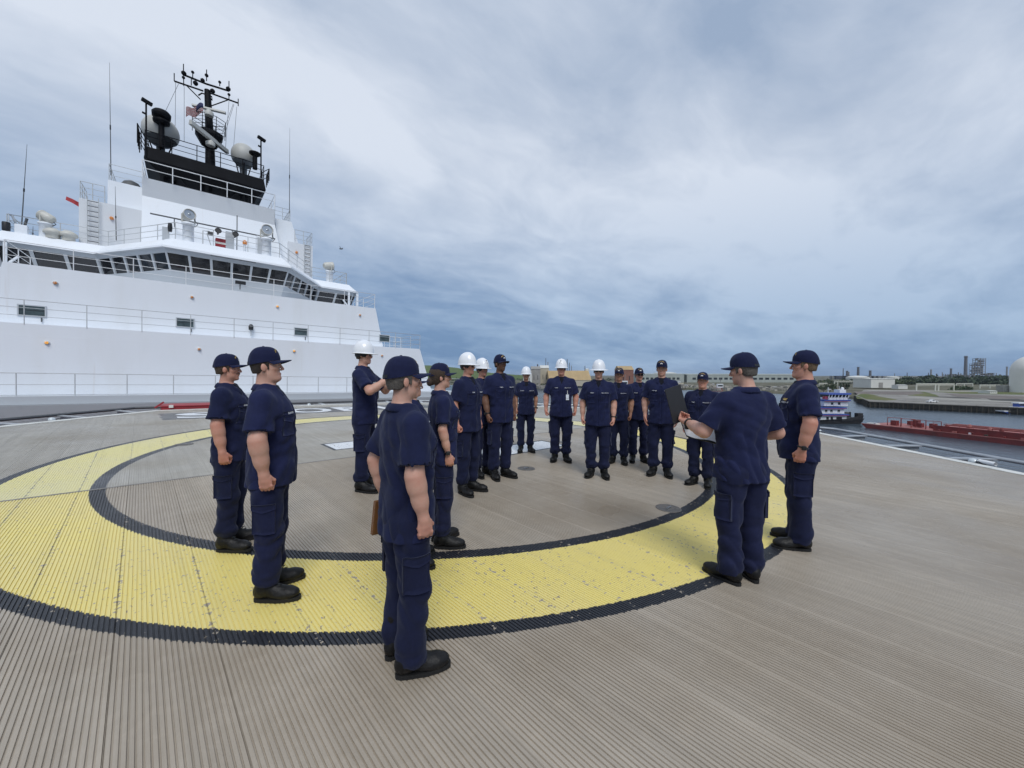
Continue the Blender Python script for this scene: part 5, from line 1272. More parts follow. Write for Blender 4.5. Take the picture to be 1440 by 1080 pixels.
def make_glasses(root, hmat, kind):
    m = M_SHADES if kind == 'dark' else M_CLEAR
    mb = MB()
    for s in (-1, 1):
        mb.tube([(s*.060, .086, .132), (s*.079, .05, .135), (s*.083, -.01, .125)], .0022, 5)
        mb.tube([(s*(.033+.026*math.cos(a)), .1035-.010*abs(math.cos(a))*(1 if s*math.cos(a)*s > 0 else .2), .125+.018*math.sin(a)) for a in [k*.5236 for k in range(13)]], .0017, 5, False)
    mb.tube([(-.009, .106, .130), (.009, .106, .130)], .002, 5)
    g = mb.build('glasses', m, root); g.matrix_local = hmat
    if kind == 'dark':
        for s in (-1, 1):
            MB().lathe([(0.0, .002), (.024, .002), (.0255, 0), (.024, -.003), (.0, -.003)], 20, (s*.033, .1015, .125), 1.0, .74, m=Matrix.Rotation(-s*R(14), 3, 'Z') @ Matrix.Rotation(R(-86), 3, 'X')).build('lens', M_SHADES, g)
GRP = 'uniformed crew standing on the helideck'
BRN, DRK, BLD, BLK, GRY = (.05, .03, .018), (.022, .014, .010), (.13, .085, .045), (.010, .008, .007), (.09, .08, .07)
CREW = [
 dict(seed=1, foot=(325, 768), top=497, rel=106, hat='cap', skin=RUDDY, hair=BRN, mustache=True, bulk=.97, res=.006, arm=1.05, head=(2, 0, 0), label='person in navy uniform and cap with a moustache, profile partly behind a taller man'),
 dict(seed=2, foot=(381, 833), top=487, rel=99, hat='cap', skin=LIGHT, hair=DRK, bulk=1.08, belly=.25, fat=1.12, res=.005, arm=1.18, head=(0, -3, 0), device=False, label='stocky person in navy uniform and cap standing beside the moustached man'),
 dict(seed=3, foot=(513, 688), top=478, rel=108, hat='hardhat', skin=LIGHT, hair=BRN, shades='clear', badge=-.10, bulk=.95, res=.0105, head=(-4, 2, 0), label='person in white hard hat and glasses raising a phone to take a picture',
      armR=dict(E=(.31, .16, 1.22), W=(.19, .40, 1.40), d=(-.5, .75, .45), n=(-.6, -.5, .3), thumb=(0, 0, 1), mode='grip'), armL=dict(E=(-.29, .17, 1.20), W=(-.06, .39, 1.40), d=(.45, .75, .45), n=(.6, -.5, .3), thumb=(0, 0, 1), mode='grip')),
 dict(seed=4, foot=(570, 932), top=500, rel=68, hat='cap', skin=LIGHT, hair=GRY, bulk=1.04, belly=.12, res=.005, arm=1.08, hem=.765, bloused=False, head=(-4, -1, 0), label='person in navy uniform and cap holding a brown folder behind the leg',
      armL=dict(E=(-.262, -.085, 1.15), W=(-.245, -.035, .915), d=(.1, .05, -1), n=(1, .1, 0), mode='grip')),
 dict(seed=5, foot=(621, 764), top=510, rel=80, hat='cap', skin=LIGHT, hair=BRN, fem=True, hairthick=.013, bun=True, hairlow=.045, shades='dark', watch='R', bulk=1.0, res=.006, head=(0, -2, 0), label='woman in navy uniform, cap and dark sunglasses with brown hair pinned up'),
 dict(seed=6, foot=(580, 790), top=520, rel=92, hat='cap', skin=LIGHT, hair=BRN, bulk=.92, res=.0105, label='person in navy uniform almost hidden between the folder holder and the woman in sunglasses'),
 dict(seed=7, foot=(658, 692), top=495, rel=128, hat='hardhat', skin=RUDDY, hair=BLD, bulk=1.0, shades='clear', res=.0098, head=(6, 0, 0), label='tall person in white hard hat and navy uniform next to the woman in sunglasses'),
 dict(seed=8, foot=(678, 668), top=503, rel=138, hat='hardhat', hatmark=True, skin=RUDDY, hair=BRN, bulk=.97, res=.0118, label='person in white hard hat with a dark mark, face half hidden behind another hard hat'),
 dict(seed=9, foot=(703, 671), top=498, rel=146, hat='cap', skin=BROWN, hair=BLK, stubble=.5, bulk=1.03, watch='R', res=.0094, head=(10, 0, 0), label='tall person with dark brown skin in navy uniform and cap wearing a wristwatch'),
 dict(seed=10, foot=(739, 635), top=515, rel=172, hat='hardhat', skin=TAN, hair=DRK, fem=True, watch='L', bulk=1.02, res=.0118, head=(-6, 0, 0), label='short woman in white hard hat and navy uniform standing on the painted H'),
 dict(seed=11, foot=(788, 648), top=504, rel=176, hat='hardhat', hatmark=True, skin=RUDDY, hair=BLD, fat=1.06, shades='clear', badge=-.10, belly=.35, bulk=1.06, res=.0098, head=(-10, 0, 0), label='person in white hard hat with a badge clipped to the navy shirt'),
 dict(seed=12, foot=(840, 670), top=505, rel=182, hat='fullbrim', skin=LIGHT, hair=BRN, shades='dark', watch='L', bulk=1.03, res=.0094, head=(0, 2, 0), label='person in full brimmed white hard hat, dark glasses and navy uniform'),
 dict(seed=13, foot=(869, 651), top=517, rel=186, hat='cap', skin=TAN, hair=DRK, bulk=.95, res=.0118, label='person in cap half hidden behind the full brimmed hard hat wearer'),
 dict(seed=14, foot=(897, 649), top=517, rel=166, hat='cap', skin=RUDDY, hair=DRK, shades='dark', mustache=True, bulk=.98, res=.0098, head=(4, 0, 0), label='person in cap, black sunglasses and moustache behind a taller capped man'),
 dict(seed=15, foot=(928, 668), top=506, rel=182, hat='cap', skin=LIGHT, hair=BLD, bulk=.98, fat=1.04, res=.0094, hands='relax', head=(-2, 2, 0), label='tall fair person in cap and navy uniform in front of the man in sunglasses'),
 dict(seed=16, foot=(985, 682), top=523, rel=196, hat='cap', skin=RUDDY, hair=BLD, fat=1.08, belly=.3, bulk=1.08, res=.0098, head=(8, 2, 0), label='stout person in cap and navy uniform seen past the open black folder'),
 dict(seed=17, foot=(1040, 815), top=495, rel=-46, hat='cap', skin=LIGHT, hair=GRY, bulk=1.10, belly=.2, watch='L', res=.005, arm=1.05, bloused=False, head=(22, 8, 0), label='person seen from behind reading aloud from an open black folder', hem=.79,
      armL=dict(E=(-.300, .07, 1.165), W=(-.245, .325, 1.205), d=(.16, .97, .04), n=(.35, -.1, .9), thumb=(.8, 0, .6), mode='grip'), armR=dict(E=(.315, -.02, 1.15), W=(.20, .20, 1.10), d=(-.6, .75, .10), n=(-.3, 0, .95), thumb=(-.5, .5, .3), mode='relax')),
 dict(seed=18, foot=(1122, 767), top=492, rel=-96, hat='cap', skin=RUDDY, hair=BLD, fat=1.08, bulk=1.08, belly=.35, watch='L', device=True, res=.0055, arm=1.08, tabside=-1, bloused=False, head=(0, 0, 0), label='stout person in cap and wristwatch facing the reader, clenched fist, on the ring edge'),
]
BUILT = {}
for sp in CREW: sp['group'] = GRP; BUILT[sp['seed']] = person(sp)
def held(seed, key, pts):        # person-local point -> world
    return BUILT[seed][0]
# phone in the photographer's hands
bpy.context.view_layer.update()
def world_of(seed, loc): return BUILT[seed][0].matrix_world @ Vector(loc)
def rz_of(seed): 
    f = BUILT[seed][0].matrix_world.to_3x3() @ Vector((0, 1, 0)); return math.atan2(-f.x, f.y)
c = world_of(3, (.055, .50, 1.50)); ph = empty('phone', c, rz_of(3)); tag(ph, 'black phone held up by the person in glasses', 'phone')
MB().box(-.037, .037, -.004, .004, -.075, .075).build('case', M_BLACK, ph, bevel=.003); MB().box(-.033, .033, -.0052, -.0042, -.07, .07).build('screen', M_GLASS, ph); MB().box(.008, .028, .0042, .0062, .035, .068).build('camera_bump', M_WATCH, ph)
# brown folder behind the nearest person
M_LEATHER = pmat('brown_leather', (.17, .075, .025), .5, var=.25, nscale=15, bump=.2)
c = world_of(4, (-.235, -.01, .85)); fo = empty('brown_folder', c, 0); fo.rotation_euler = (R(4), R(3), rz_of(4)+R(97)); tag(fo, 'brown leather folder held low behind the leg', 'folder')
MB().box(-.10, .10, -.012, -.004, -.15, .05).build('cover', M_LEATHER, fo, bevel=.004); MB().box(-.10, .10, .004, .012, -.15, .05).build('cover', M_LEATHER, fo, bevel=.004); MB().box(-.095, .095, -.0035, .0035, -.145, .045).build('pages', M_PAPER, fo)
# the reader's folder: black cover standing up, white sheet lying towards him
M_FOLD = pmat('black_folder_cover', (.022, .022, .024), .55, var=.1)
Wl = world_of(17, (-.205, .430, 1.215)); rz = rz_of(17)
rf = empty('open_folder', Wl, rz); tag(rf, 'open black folder with a white sheet in the hands of the reader', 'folder')
rf.rotation_euler = (0, 0, rz)
Mc = Matrix.Rotation(R(14), 3, 'Z') @ Matrix.Rotation(R(-10), 3, 'X') @ Matrix.Rotation(R(-13), 3, 'Y')
mb = MB(); mb.box(-.11, .11, -.003, .003, -.03, .29); mb.v = [tuple(Mc @ Vector(v) + Vector((.0, .03, .01))) for v in mb.v]; mb.build('cover', M_FOLD, rf)
U, V, O = Vector((.23, -.17, -.055)), Vector((.02, -.06, -.125)), Vector((-.01, .02, -.01))
vs = [O+U*(i/8)+V*(j/6)+Vector((0, 0, .008*math.sin(i*.9+j*.5))) for i in range(9) for j in range(7)]
mb = MB(); mb.add(vs, [(i*7+j, i*7+7+j, i*7+8+j, i*7+1+j) for i in range(8) for j in range(6)], True); sh_ = mb.build('sheet', M_PAPER, rf)
mb = MB(); O2 = O+Vector((.004, .006, -.006)); mb.add([O2, O2+U*1.02, O2+U*1.02+V*1.04, O2+V*1.04, O2+Vector((.002, .004, -.004)), O2+U*1.02+Vector((.002, .004, -.004)), O2+U*1.02+V*1.04+Vector((.002, .004, -.004)), O2+V*1.04+Vector((.002, .004, -.004))], [(0, 1, 2, 3), (7, 6, 5, 4), (0, 4, 5, 1), (1, 5, 6, 2), (2, 6, 7, 3), (3, 7, 4, 0)]); mb.build('cover', M_FOLD, rf)
# ================================================================== water, shore, dock, vessels, refinery (level frame)
def lthing(name, label, cat, loc, rz=0.0, group=None):
    o = empty(name, mat=G @ Matrix.Translation(loc) @ Matrix.Rotation(rz, 4, 'Z')); return tag(o, label, cat, group)
def face_cam(loc): return -math.atan2(loc[0], loc[1])      # local +x to the right in the picture, local +y away
def water_mat():
    m = bpy.data.materials.new('water'); m.use_nodes = True; t = m.node_tree; b = t.nodes['Principled BSDF']
    co = N(t, 'ShaderNodeTexCoord').outputs['Object']
    mp = N(t, 'ShaderNodeMapping'); t.links.new(co, mp.inputs[0]); mp.inputs['Scale'].default_value = (1, 1.6, 1); mp.inputs['Rotation'].default_value = (0, 0, R(30))
    w1, w2, w3 = noise(t, mp.outputs[0], .35, 5, .6), noise(t, mp.outputs[0], 1.5, 3, .6), noise(t, co, .012, 4, .6)
    c = mix(t, ramp(t, w3, [(.35, 0.0), (.65, 1.0)]), (.045, .068, .09), (.07, .093, .118)); t.links.new(c, b.inputs['Base Color'])
    t.links.new(mth(t, 'ADD', .10, mth(t, 'MULTIPLY', ramp(t, w3, [(.4, 0.0), (.6, 1.0)]), .14)), b.inputs['Roughness']); b.inputs['IOR'].default_value = 1.33
    bn = N(t, 'ShaderNodeBump'); bn.inputs['Strength'].default_value = .5; bn.inputs['Distance'].default_value = .55
    t.links.new(mth(t, 'ADD', w1, mth(t, 'MULTIPLY', w2, .3)), bn.inputs['Height']); t.links.new(bn.outputs[0], b.inputs['Normal']); return m
def land_mat(name, a, b_, c_, s=.02):
    m = bpy.data.materials.new(name); m.use_nodes = True; t = m.node_tree; b = t.nodes['Principled BSDF']
    co = N(t, 'ShaderNodeTexCoord').outputs['Object']; n1 = noise(t, co, s, 6, .65); n2 = noise(t, co, s*6, 5, .65)
    c = mix(t, ramp(t, n1, [(.40, 0.0), (.58, 1.0)]), a, b_); c = mix(t, mth(t, 'MULTIPLY', ramp(t, n2, [(.45, 0.0), (.65, 1.0)]), .6), c, c_)
    t.links.new(c, b.inputs['Base Color']); b.inputs['Roughness'].default_value = .95; b.inputs['Specular IOR Level'].default_value = .1; return m
M_WATER = water_mat(); M_LAND = land_mat('shore_ground', (.095, .092, .058), (.17, .155, .12), (.075, .085, .045)); M_HILL = land_mat('grass_hill', (.075, .125, .03), (.10, .14, .045), (.13, .14, .06), .006)
M_QUAY = land_mat('quay_concrete', (.27, .26, .24), (.20, .19, .175), (.33, .31, .27), .05); M_GRASS = land_mat('dry_grass', (.10, .13, .045), (.17, .16, .08), (.07, .10, .03), .08)
M_TIMBER = pmat('dock_timber', (.04, .035, .028), .85, var=.5, nscale=1.5, dirt=(.16, .14, .10), dscale=.6, damt=.5, stretch=(1, 1, .3))
M_BRED = pmat('barge_red', (.17, .024, .022), .55, var=.25, nscale=.5, dirt=(.09, .05, .04), dscale=.4, damt=.6)
M_BREDL = pmat('barge_deck_red', (.34, .115, .10), .6, var=.3, nscale=.4, dirt=(.12, .06, .05), dscale=.5, damt=.6)
M_TBLUE = pmat('boat_blue', (.03, .07, .30), .4, var=.1); M_TWHITE = pmat('boat_white', (.74, .76, .78), .4, var=.05, nscale=1, dirt=(.5, .48, .45), dscale=.8, damt=.35)
M_TBLACK = pmat('boat_black', (.012, .012, .014), .6, var=.2, dirt=(.08, .06, .05), dscale=1, damt=.4); M_TRED = pmat('boat_red_trim', (.35, .04, .05), .5)
M_BWALL = pmat('building_white', (.62, .62, .58), .7, var=.08, nscale=.2, dirt=(.4, .38, .34), dscale=.1, damt=.4); M_BTAN = pmat('building_tan_roof', (.42, .30, .15), .75, var=.15, nscale=.1, stretch=(1, .15, 1))
M_BGREY = pmat('building_grey', (.28, .27, .25), .75, var=.2, nscale=.15); M_BBRICK = pmat('building_rust_red', (.22, .10, .07), .8, var=.2, nscale=.3); M_BCREAM = pmat('building_cream', (.44, .40, .31), .75, var=.1)
M_BGREEN = pmat('building_pale_green', (.33, .36, .335), .7, var=.12, nscale=.1); M_STEEL = pmat('refinery_steel', (.085, .085, .095), .6, var=.35, nscale=.08); M_STEEL2 = pmat('refinery_steel_pale', (.20, .195, .19), .6, var=.35, nscale=.1)
M_FRAME = pmat('gantry_pale', (.55, .55, .48), .6, var=.1); M_DOMEW = pmat('dome_white', (.66, .65, .60), .55, var=.05, nscale=.05, dirt=(.45, .43, .38), dscale=.08, damt=.35)
M_WINDK = pmat('small_window', (.02, .025, .03), .15); M_MUD = pmat('dark_mud', (.05, .045, .036), .8, var=.4, nscale=.3)
def level_obj(mb, name, mat, label=None, cat=None, group=None, kind=None):
    o = mb.build(name, mat, None, label, cat, group, kind); o.matrix_world = G; return o
S9 = 9000
level_obj(MB().add([(-S9, -S9, 0), (S9, -S9, 0), (S9, S9, 0), (-S9, S9, 0)], [(0, 1, 2, 3)]), 'water', M_WATER, kind='structure')
# far shore: bank and flat ground
edge = [lvl(u, v) for u, v in ((300, 538.5), (450, 539.5), (560, 541), (640, 541.3), (700, 541.8), (790, 543), (870, 545), (960, 548), (1060, 552), (1140, 556), (1180, 558.5), (1203, 562))]
edge = [lpt(-700, 900)] + edge + [lpt(1240, 330), lpt(1500, 300), lpt(2100, 300)]
mb = MB(); rows = [[(p.x, p.y, -.5) for p in edge]]
for off, z in ((4, 1.4), (14, 2.2), (200, 2.4)):
    rows.append([((p+Vector((p.x, p.y, 0)).normalized()*off).x, (p+Vector((p.x, p.y, 0)).normalized()*off).y, z) for p in edge])
rows.append([(Vector((p.x, p.y, 0)).normalized()*S9*.98).to_tuple()[:2]+(2.4,) for p in edge])
n = len(edge); mb.add([p for r in rows for p in r], [(j*n+i, j*n+i+1, (j+1)*n+i+1, (j+1)*n+i) for j in range(4) for i in range(n-1)])
level_obj(mb, 'far_shore', M_LAND, kind='structure')
# grassy hill beyond the ship's bow quarter
mb = MB(); nx, ny = 60, 16; vs = []
for j in range(ny+1):
    for i in range(nx+1):
        u = 480+330*i/nx; dist = 1250+900*j/ny
        prof = np.interp(u, [480, 560, 600, 630, 660, 690, 720, 760, 810], [58, 60, 60, 54, 40, 27, 18, 10, 0])
        z = 2.0+prof*math.sin(min(1, j/ny*1.6)*math.pi/2)**1.2*(1 if j < ny else .2)+1.5*math.sin(i*.9+j*.7)*min(1, j/3); vs.append(lpt(u, dist, z))
mb.add(vs, [(j*(nx+1)+i, j*(nx+1)+i+1, (j+1)*(nx+1)+i+1, (j+1)*(nx+1)+i) for j in range(ny) for i in range(nx)], True); level_obj(mb, 'hill', M_HILL, kind='structure')
# quay with a timber bulkhead
QZ = 3.6
qa, qb, qc = lvl(1203, 562.5), lvl(1224, 573), lvl(1445, 584); qd = qb+(qc-qb)*2.2
qe, qf = lpt(1900, 420), lpt(1215, 420)
mb = MB(); poly = [qa, qb, qd, qe, qf]; mb.prism([(p.x, p.y) for p in poly], -1, QZ); level_obj(mb, 'quay', M_QUAY, kind='structure')
def bulkhead(a, b, label):
    root = lthing('timber_bulkhead', label, 'dock wall', a, math.atan2((b-a).y, (b-a).x), 'timber faced edges of the quay'); L = (b-a).length; nn = -1
    MB().box(0, L, -.35, -.02, -.8, QZ-.5).build('facing', M_TIMBER, root)
    for z in (QZ-.35, 1.2): MB().box(0, L, -.7, -.36, z-.22, z+.22).build('waler', M_TIMBER, root)
    MB().box(0, L, -.5, .4, QZ-.1, QZ+.18).build('cap_beam', M_QUAY, root)
    mb = MB()
    k = 0.0; rg = random.Random(3)
    while k < L: mb.tube([(k, -.95, -1), (k, -.95, QZ-.2+rg.uniform(-.6, .4))], .22, 6); k += rg.uniform(1.6, 2.6)
    o = mb.build('pile_row', M_TIMBER, root); o['kind'] = 'stuff'
bulkhead(qb, qd, 'long dark timber bulkhead of the quay across the channel'); bulkhead(qa, qb, 'short dark timber bulkhead at the rounded end of the quay')
def sheet(name, pix, z, mat, label=None, cat=None):
    mb = MB(); p = [lvl(u, v, z) for u, v in pix]; mb.prism([(q.x, q.y) for q in p], z-.3, z); o = level_obj(mb, name, mat, kind='structure'); return o
sheet('grass_strip', [(1203, 556), (1205, 560.5), (1245, 563), (1262, 562), (1240, 557), (1215, 553)], QZ+.05, M_GRASS)
sheet('grass_strip', [(1275, 551), (1277, 556), (1322, 558.5), (1316, 555), (1300, 551)], QZ+.06, M_GRASS)
sheet('grass_strip', [(1290, 549), (1350, 553.5), (1440, 555), (1440, 551), (1340, 549)], QZ+.055, M_GRASS)
sheet('access_road', [(1230, 556.5), (1275, 564), (1300, 565), (1255, 556.5)], QZ+.11, M_QUAY)
sheet('mud_slip', [(1384, 559), (1400, 565), (1450, 569), (1450, 563), (1420, 560)], QZ+.07, M_MUD)
M_DIRT = land_mat('yard_dirt', (.19, .165, .15), (.15, .13, .12), (.24, .215, .19), .06); M_PALE = land_mat('pale_road', (.36, .345, .31), (.30, .29, .26), (.40, .38, .34), .05)
for pix, z, m in (([(1200, 550.5), (1205, 553.5), (1280, 555.5), (1300, 553), (1290, 550.5)], .07, M_DIRT), ([(1262, 557.5), (1300, 560.5), (1420, 566), (1440, 565), (1330, 560)], .075, M_PALE), ([(1330, 553.5), (1345, 557.5), (1400, 561), (1440, 561), (1440, 557.5), (1380, 555.5)], .08, M_DIRT), ([(1300, 557.2), (1345, 559.5), (1380, 560.5), (1350, 558.3)], .10, M_MUD), ([(1215, 548), (1222, 549.2), (1380, 551.2), (1380, 550.2)], .09, M_PALE)): sheet('yard_surface', pix, QZ+z, m)
# ---- trees: crowns of many small leaf faces
M_LEAF = [pmat('leaves', c, .7, var=.5, nscale=.6) for c in ((.035, .058, .016), (.028, .05, .018), (.045, .066, .02))]; M_TRUNK = pmat('trunk', (.06, .05, .04), .9)
def leaf_cloud(mb, c, rx, ry, rz, n, s, rg):
    for _ in range(n):
        while True:
            p = Vector((rg.uniform(-1, 1), rg.uniform(-1, 1), rg.uniform(-1, 1)))
            if .25 < p.length < 1: break
        q = Vector(c)+Vector((p.x*rx, p.y*ry, p.z*rz)); a = Vector((rg.gauss(0, 1), rg.gauss(0, 1), rg.gauss(0, .6))).normalized(); b = a.cross(Vector((rg.gauss(0, 1), rg.gauss(0, 1), rg.gauss(0, 1)))).normalized(); k = s*rg.uniform(.6, 1.4)
        mb.add([q-a*k-b*k*.5, q+a*k-b*k*.5, q+a*k*.6+b*k*.6, q-a*k*.6+b*k*.6], [(0, 1, 2, 3)])
def tree(u, dist, h, w, label, sd, group='trees on the far bank'):
    rg = random.Random(sd); p = lpt(u, dist, 2.2); root = lthing('tree', label, 'tree', p, face_cam(p), group)
    mb = MB(); mb.tube([(0, 0, 0), (.1*w, 0, h*.35), (0, 0, h*.7)], [h*.035, h*.025, h*.012], 7)
    for k in range(4): a = k*1.6; mb.tube([(0, 0, h*(.3+.08*k)), (math.cos(a)*w*.3, math.sin(a)*w*.3, h*(.55+.06*k))], h*.012, 5)
    mb.build('trunk', M_TRUNK, root); mb = MB()
    for k in range(9): leaf_cloud(mb, (rg.uniform(-.38, .38)*w, rg.uniform(-.38, .38)*w, h*rg.uniform(.35, .85)), w*rg.uniform(.18, .3), w*rg.uniform(.18, .3), h*rg.uniform(.12, .2), 55, h*.05, rg)
    mb.build('crown', M_LEAF[sd % 3], root)
for i, (u, d, h, w, l) in enumerate(((1149, 395, 8, 10, 'bushy green tree on the bank at the shoulder of the man with the wristwatch'), (1158, 400, 7, 9, 'low green tree on the bank above the towboat stern'), (1167, 398, 9, 9, 'green tree on the bank behind the towboat funnel deck'), (1176, 405, 8, 8, 'green tree on the bank beside the towboat mast'), (1187, 410, 10, 9, 'tall green tree on the bank behind the towboat wheelhouse'))): tree(u, d, h, w, l, i)
def treeline(u0, u1, dist, h, n, sd, name='tree_line'):
    rg = random.Random(sd); mb = MB()
    for k in range(n):
        u = u0+(u1-u0)*(k+rg.random())/n; hh = h*rg.uniform(.55, 1.15); p = lpt(u, dist*rg.uniform(.985, 1.03), 2.2+hh*.45); leaf_cloud(mb, p, hh*.75, hh*.6, hh*.55, 34, hh*.16, rg)
    o = level_obj(mb, name, M_LEAF[sd % 3]); o['kind'] = 'stuff'; o['label'] = 'distant dark tree line'
treeline(1275, 1425, 720, 15, 120, 1); treeline(1140, 1230, 760, 9, 50, 2); treeline(1338, 1366, 430, 5, 30, 3); treeline(590, 1145, 1150, 9, 200, 4); treeline(720, 775, 640, 4, 40, 5); treeline(600, 760, 820, 3, 80, 6); treeline(1228, 1285, 700, 10, 40, 8); treeline(850, 1010, 560, 2.5, 60, 9)
# ---- buildings
def building(name, u0, u1, vb, vt, dist, wall, label, roof=None, vr=None, depth=25, rz=0.0, win=0, door=False, cat='building', group=None, base=None):
    k = dist/FPX; w = (u1-u0)*k; p = lpt((u0+u1)/2, dist, base if base is not None else 2.4); root = lthing(name, label, cat, p, face_cam(p)*0-YAW+rz, group)
    h = lz(vt, dist)-p.z; MB().box(-w/2, w/2, 0, depth, 0, h).build('wall', wall, root)
    if roof:
        hr = lz(vr, dist)-p.z
        MB().hexa([(-w*.515, -.6, h+.02), (w*.515, -.6, h+.02), (w*.515, depth+.6, h+.02), (-w*.515, depth+.6, h+.02), (-w*.515, depth*.42, hr), (w*.515, depth*.42, hr), (w*.515, depth*.58, hr), (-w*.515, depth*.58, hr)]).build('roof', roof, root)
    for i in range(win): x = -w*.42+w*.84*(i+.5)/win; MB().box(x-w*.03, x+w*.03, -.06, -.01, h*.35, h*.62).build('window', M_WINDK, root)
    if door: MB().box(w*-.18, w*.0, -.06, -.01, 0, h*.6).build('door', M_BGREY, root)
    return root, w, h
building('warehouse', 1225, 1258.5, 545, 533, 490, M_BWALL, 'white flat sided warehouse on the quay behind the grass', M_BWALL, 532.2, 26, door=True, base=QZ)
building('shed', 1263.5, 1276.5, 547, 541.8, 452, M_BWALL, 'small white shed beside the white warehouse', M_BWALL, 541, 8, base=QZ)
building('office', 1393, 1403, 554, 549.5, 340, M_BWALL, 'small white office block on the quay near the dome', M_BWALL, 549, 9, win=3, base=QZ); building('office', 1381, 1392, 551.5, 549.3, 372, M_BWALL, 'low white flat roofed office on the quay', M_BWALL, 548.8, 9, win=2, base=QZ)
building('tan_warehouse', 773, 831, 545, 534.5, 610, M_BCREAM, 'long warehouse with a sloping tan roof on the far bank', M_BTAN, 521, 60)
building('plant_house', 747, 760, 545, 519, 640, M_BGREY, 'grey plant building with dark openings beside the tan roofed warehouse', M_BGREY, 515, 22, win=2); building('plant_house', 760, 772, 545, 517.5, 650, M_BCREAM, 'taller cream plant building beside the tan roofed warehouse', M_BWALL, 513.5, 26, win=2); building('plant_house', 736, 748, 545, 524, 630, M_BWALL, 'low pale plant building at the end of the works', M_BGREY, 521, 18, win=2)
building('rust_shed', 870.5, 891, 545, 520, 600, M_BBRICK, 'rust red shed with a tan roof across the water', M_BTAN, 514.5, 26, win=2)
for i, (a, b, t, l) in enumerate(((896, 962, 526.6, 'long pale green shed, the one beside the rust red shed'), (966, 1046, 526.8, 'long pale green shed in the middle of the far yard'), (1050, 1142, 527.0, 'long pale green shed nearest the towboat on the far bank'))): building('long_shed', a, b, 534, t, 900, M_BGREEN, l, M_BGREEN, t-1.4, 40, win=9, group='long green sheds on the far bank')
def tank(u, wpx, vt, dist, m, label, dome=.12, cat='tank', group='storage tanks ashore', base=2.4):
    k = dist/FPX; p = lpt(u, dist, base); r = wpx*k/2; h = lz(vt, dist)-p.z; root = lthing('storage_tank', label, cat, p, 0, group)
    MB().lathe([(r, 0), (r, h)], 32).build('shell', m, root); MB().lathe([(r*1.01, h), (r*.6, h+r*dome*.7), (0, h+r*dome)], 32).build('roof', m, root)
tank(1206, 26, 530.5, 820, M_BWALL, 'wide pale storage tank with a conical roof behind the towboat', .18); tank(935, 30, 524.6, 1000, M_BWALL, 'wide white storage tank behind the green sheds', .12); tank(825.5, 5.5, 519, 640, M_BWALL, 'slim white silo beside the tan roof', .3, 'silo'); tank(1255, 14, 530, 900, M_BWALL, 'pale storage tank behind the white warehouse', .15)
# dome at the right
p = lpt(1452, 362, QZ); root = lthing('storage_dome', 'big white domed silo at the end of the quay', 'silo', p, -YAW)
r = 13.5; MB().lathe([(r, 0), (r, 20)]+[(r*math.cos(a), 20+r*1.05*math.sin(a)) for a in [i*math.pi/30 for i in range(1, 16)]], 64).build('shell', M_DOMEW, root)
MB().box(-7, -3, -r*.97, -r*.86, 2, 13).build('door_panel', M_BGREY, root); MB().box(-r*.75, -r*.2, -r-3, -r-1, 0, 3.0).build('annex', M_BWALL, root); MB().tube([(-r*.5, -r*.9, 2), (-r*.5, -r*.9, 10)], .5, 8).build('pipe', M_FRAME, root)
p = lpt(1416, 372, QZ); root = lthing('gate_house', 'grey ribbed shed standing against the white dome', 'shed', p, -YAW); MB().box(-2.8, 2.8, 0, 6, 0, 6.5).build('wall', M_BGREY, root)
for k in range(5): MB().box(-2.6+k*1.2, -2.3+k*1.2, -.15, -.01, 0, 6.4).build('rib', M_BWALL, root)
# pipe gantries
def gantry(cols, vt, vb, dist, label, zb=QZ):
    a, b = lpt(cols[0], dist, zb), lpt(cols[-1], dist, zb); root = lthing('pipe_gantry', label, 'gantry', a, -YAW, 'pale pipe gantries ashore'); k = dist/FPX; h = lz(vt, dist)-zb
    for u in cols: x = (u-cols[0])*k; MB().beam((x, 0, 0), (x, 0, h), .8).build('column', M_FRAME, root)
    L = (cols[-1]-cols[0])*k; MB().beam((-.4, 0, h), (L+.4, 0, h), .8, 1.1).build('beam', M_FRAME, root); MB().beam((-.4, .6, h-1.6), (L+.4, .6, h-1.6), .4, .4).build('pipe', M_FRAME, root)
gantry((1289, 1315.5, 1320, 1341.5), 540, 549.5, 400, 'pale pipe gantry with four legs between the sheds and the dome'); gantry((1173.5, 1178, 1207), 536, 544, 540, 'pale pipe gantry above the towboat wheelhouse'); gantry((1207.5, 1217, 1226), 536.8, 544, 545, 'pale pipe gantry touching the white warehouse'); gantry((1378, 1392, 1406), 541.5, 546, 470, 'low pale pipe gantry near the white offices'); gantry((1152, 1163), 539, 546, 500, 'short pale pipe gantry over the bank trees'); gantry((1345, 1356, 1368), 539.5, 545, 560, 'low pale pipe gantry before the refinery trees')
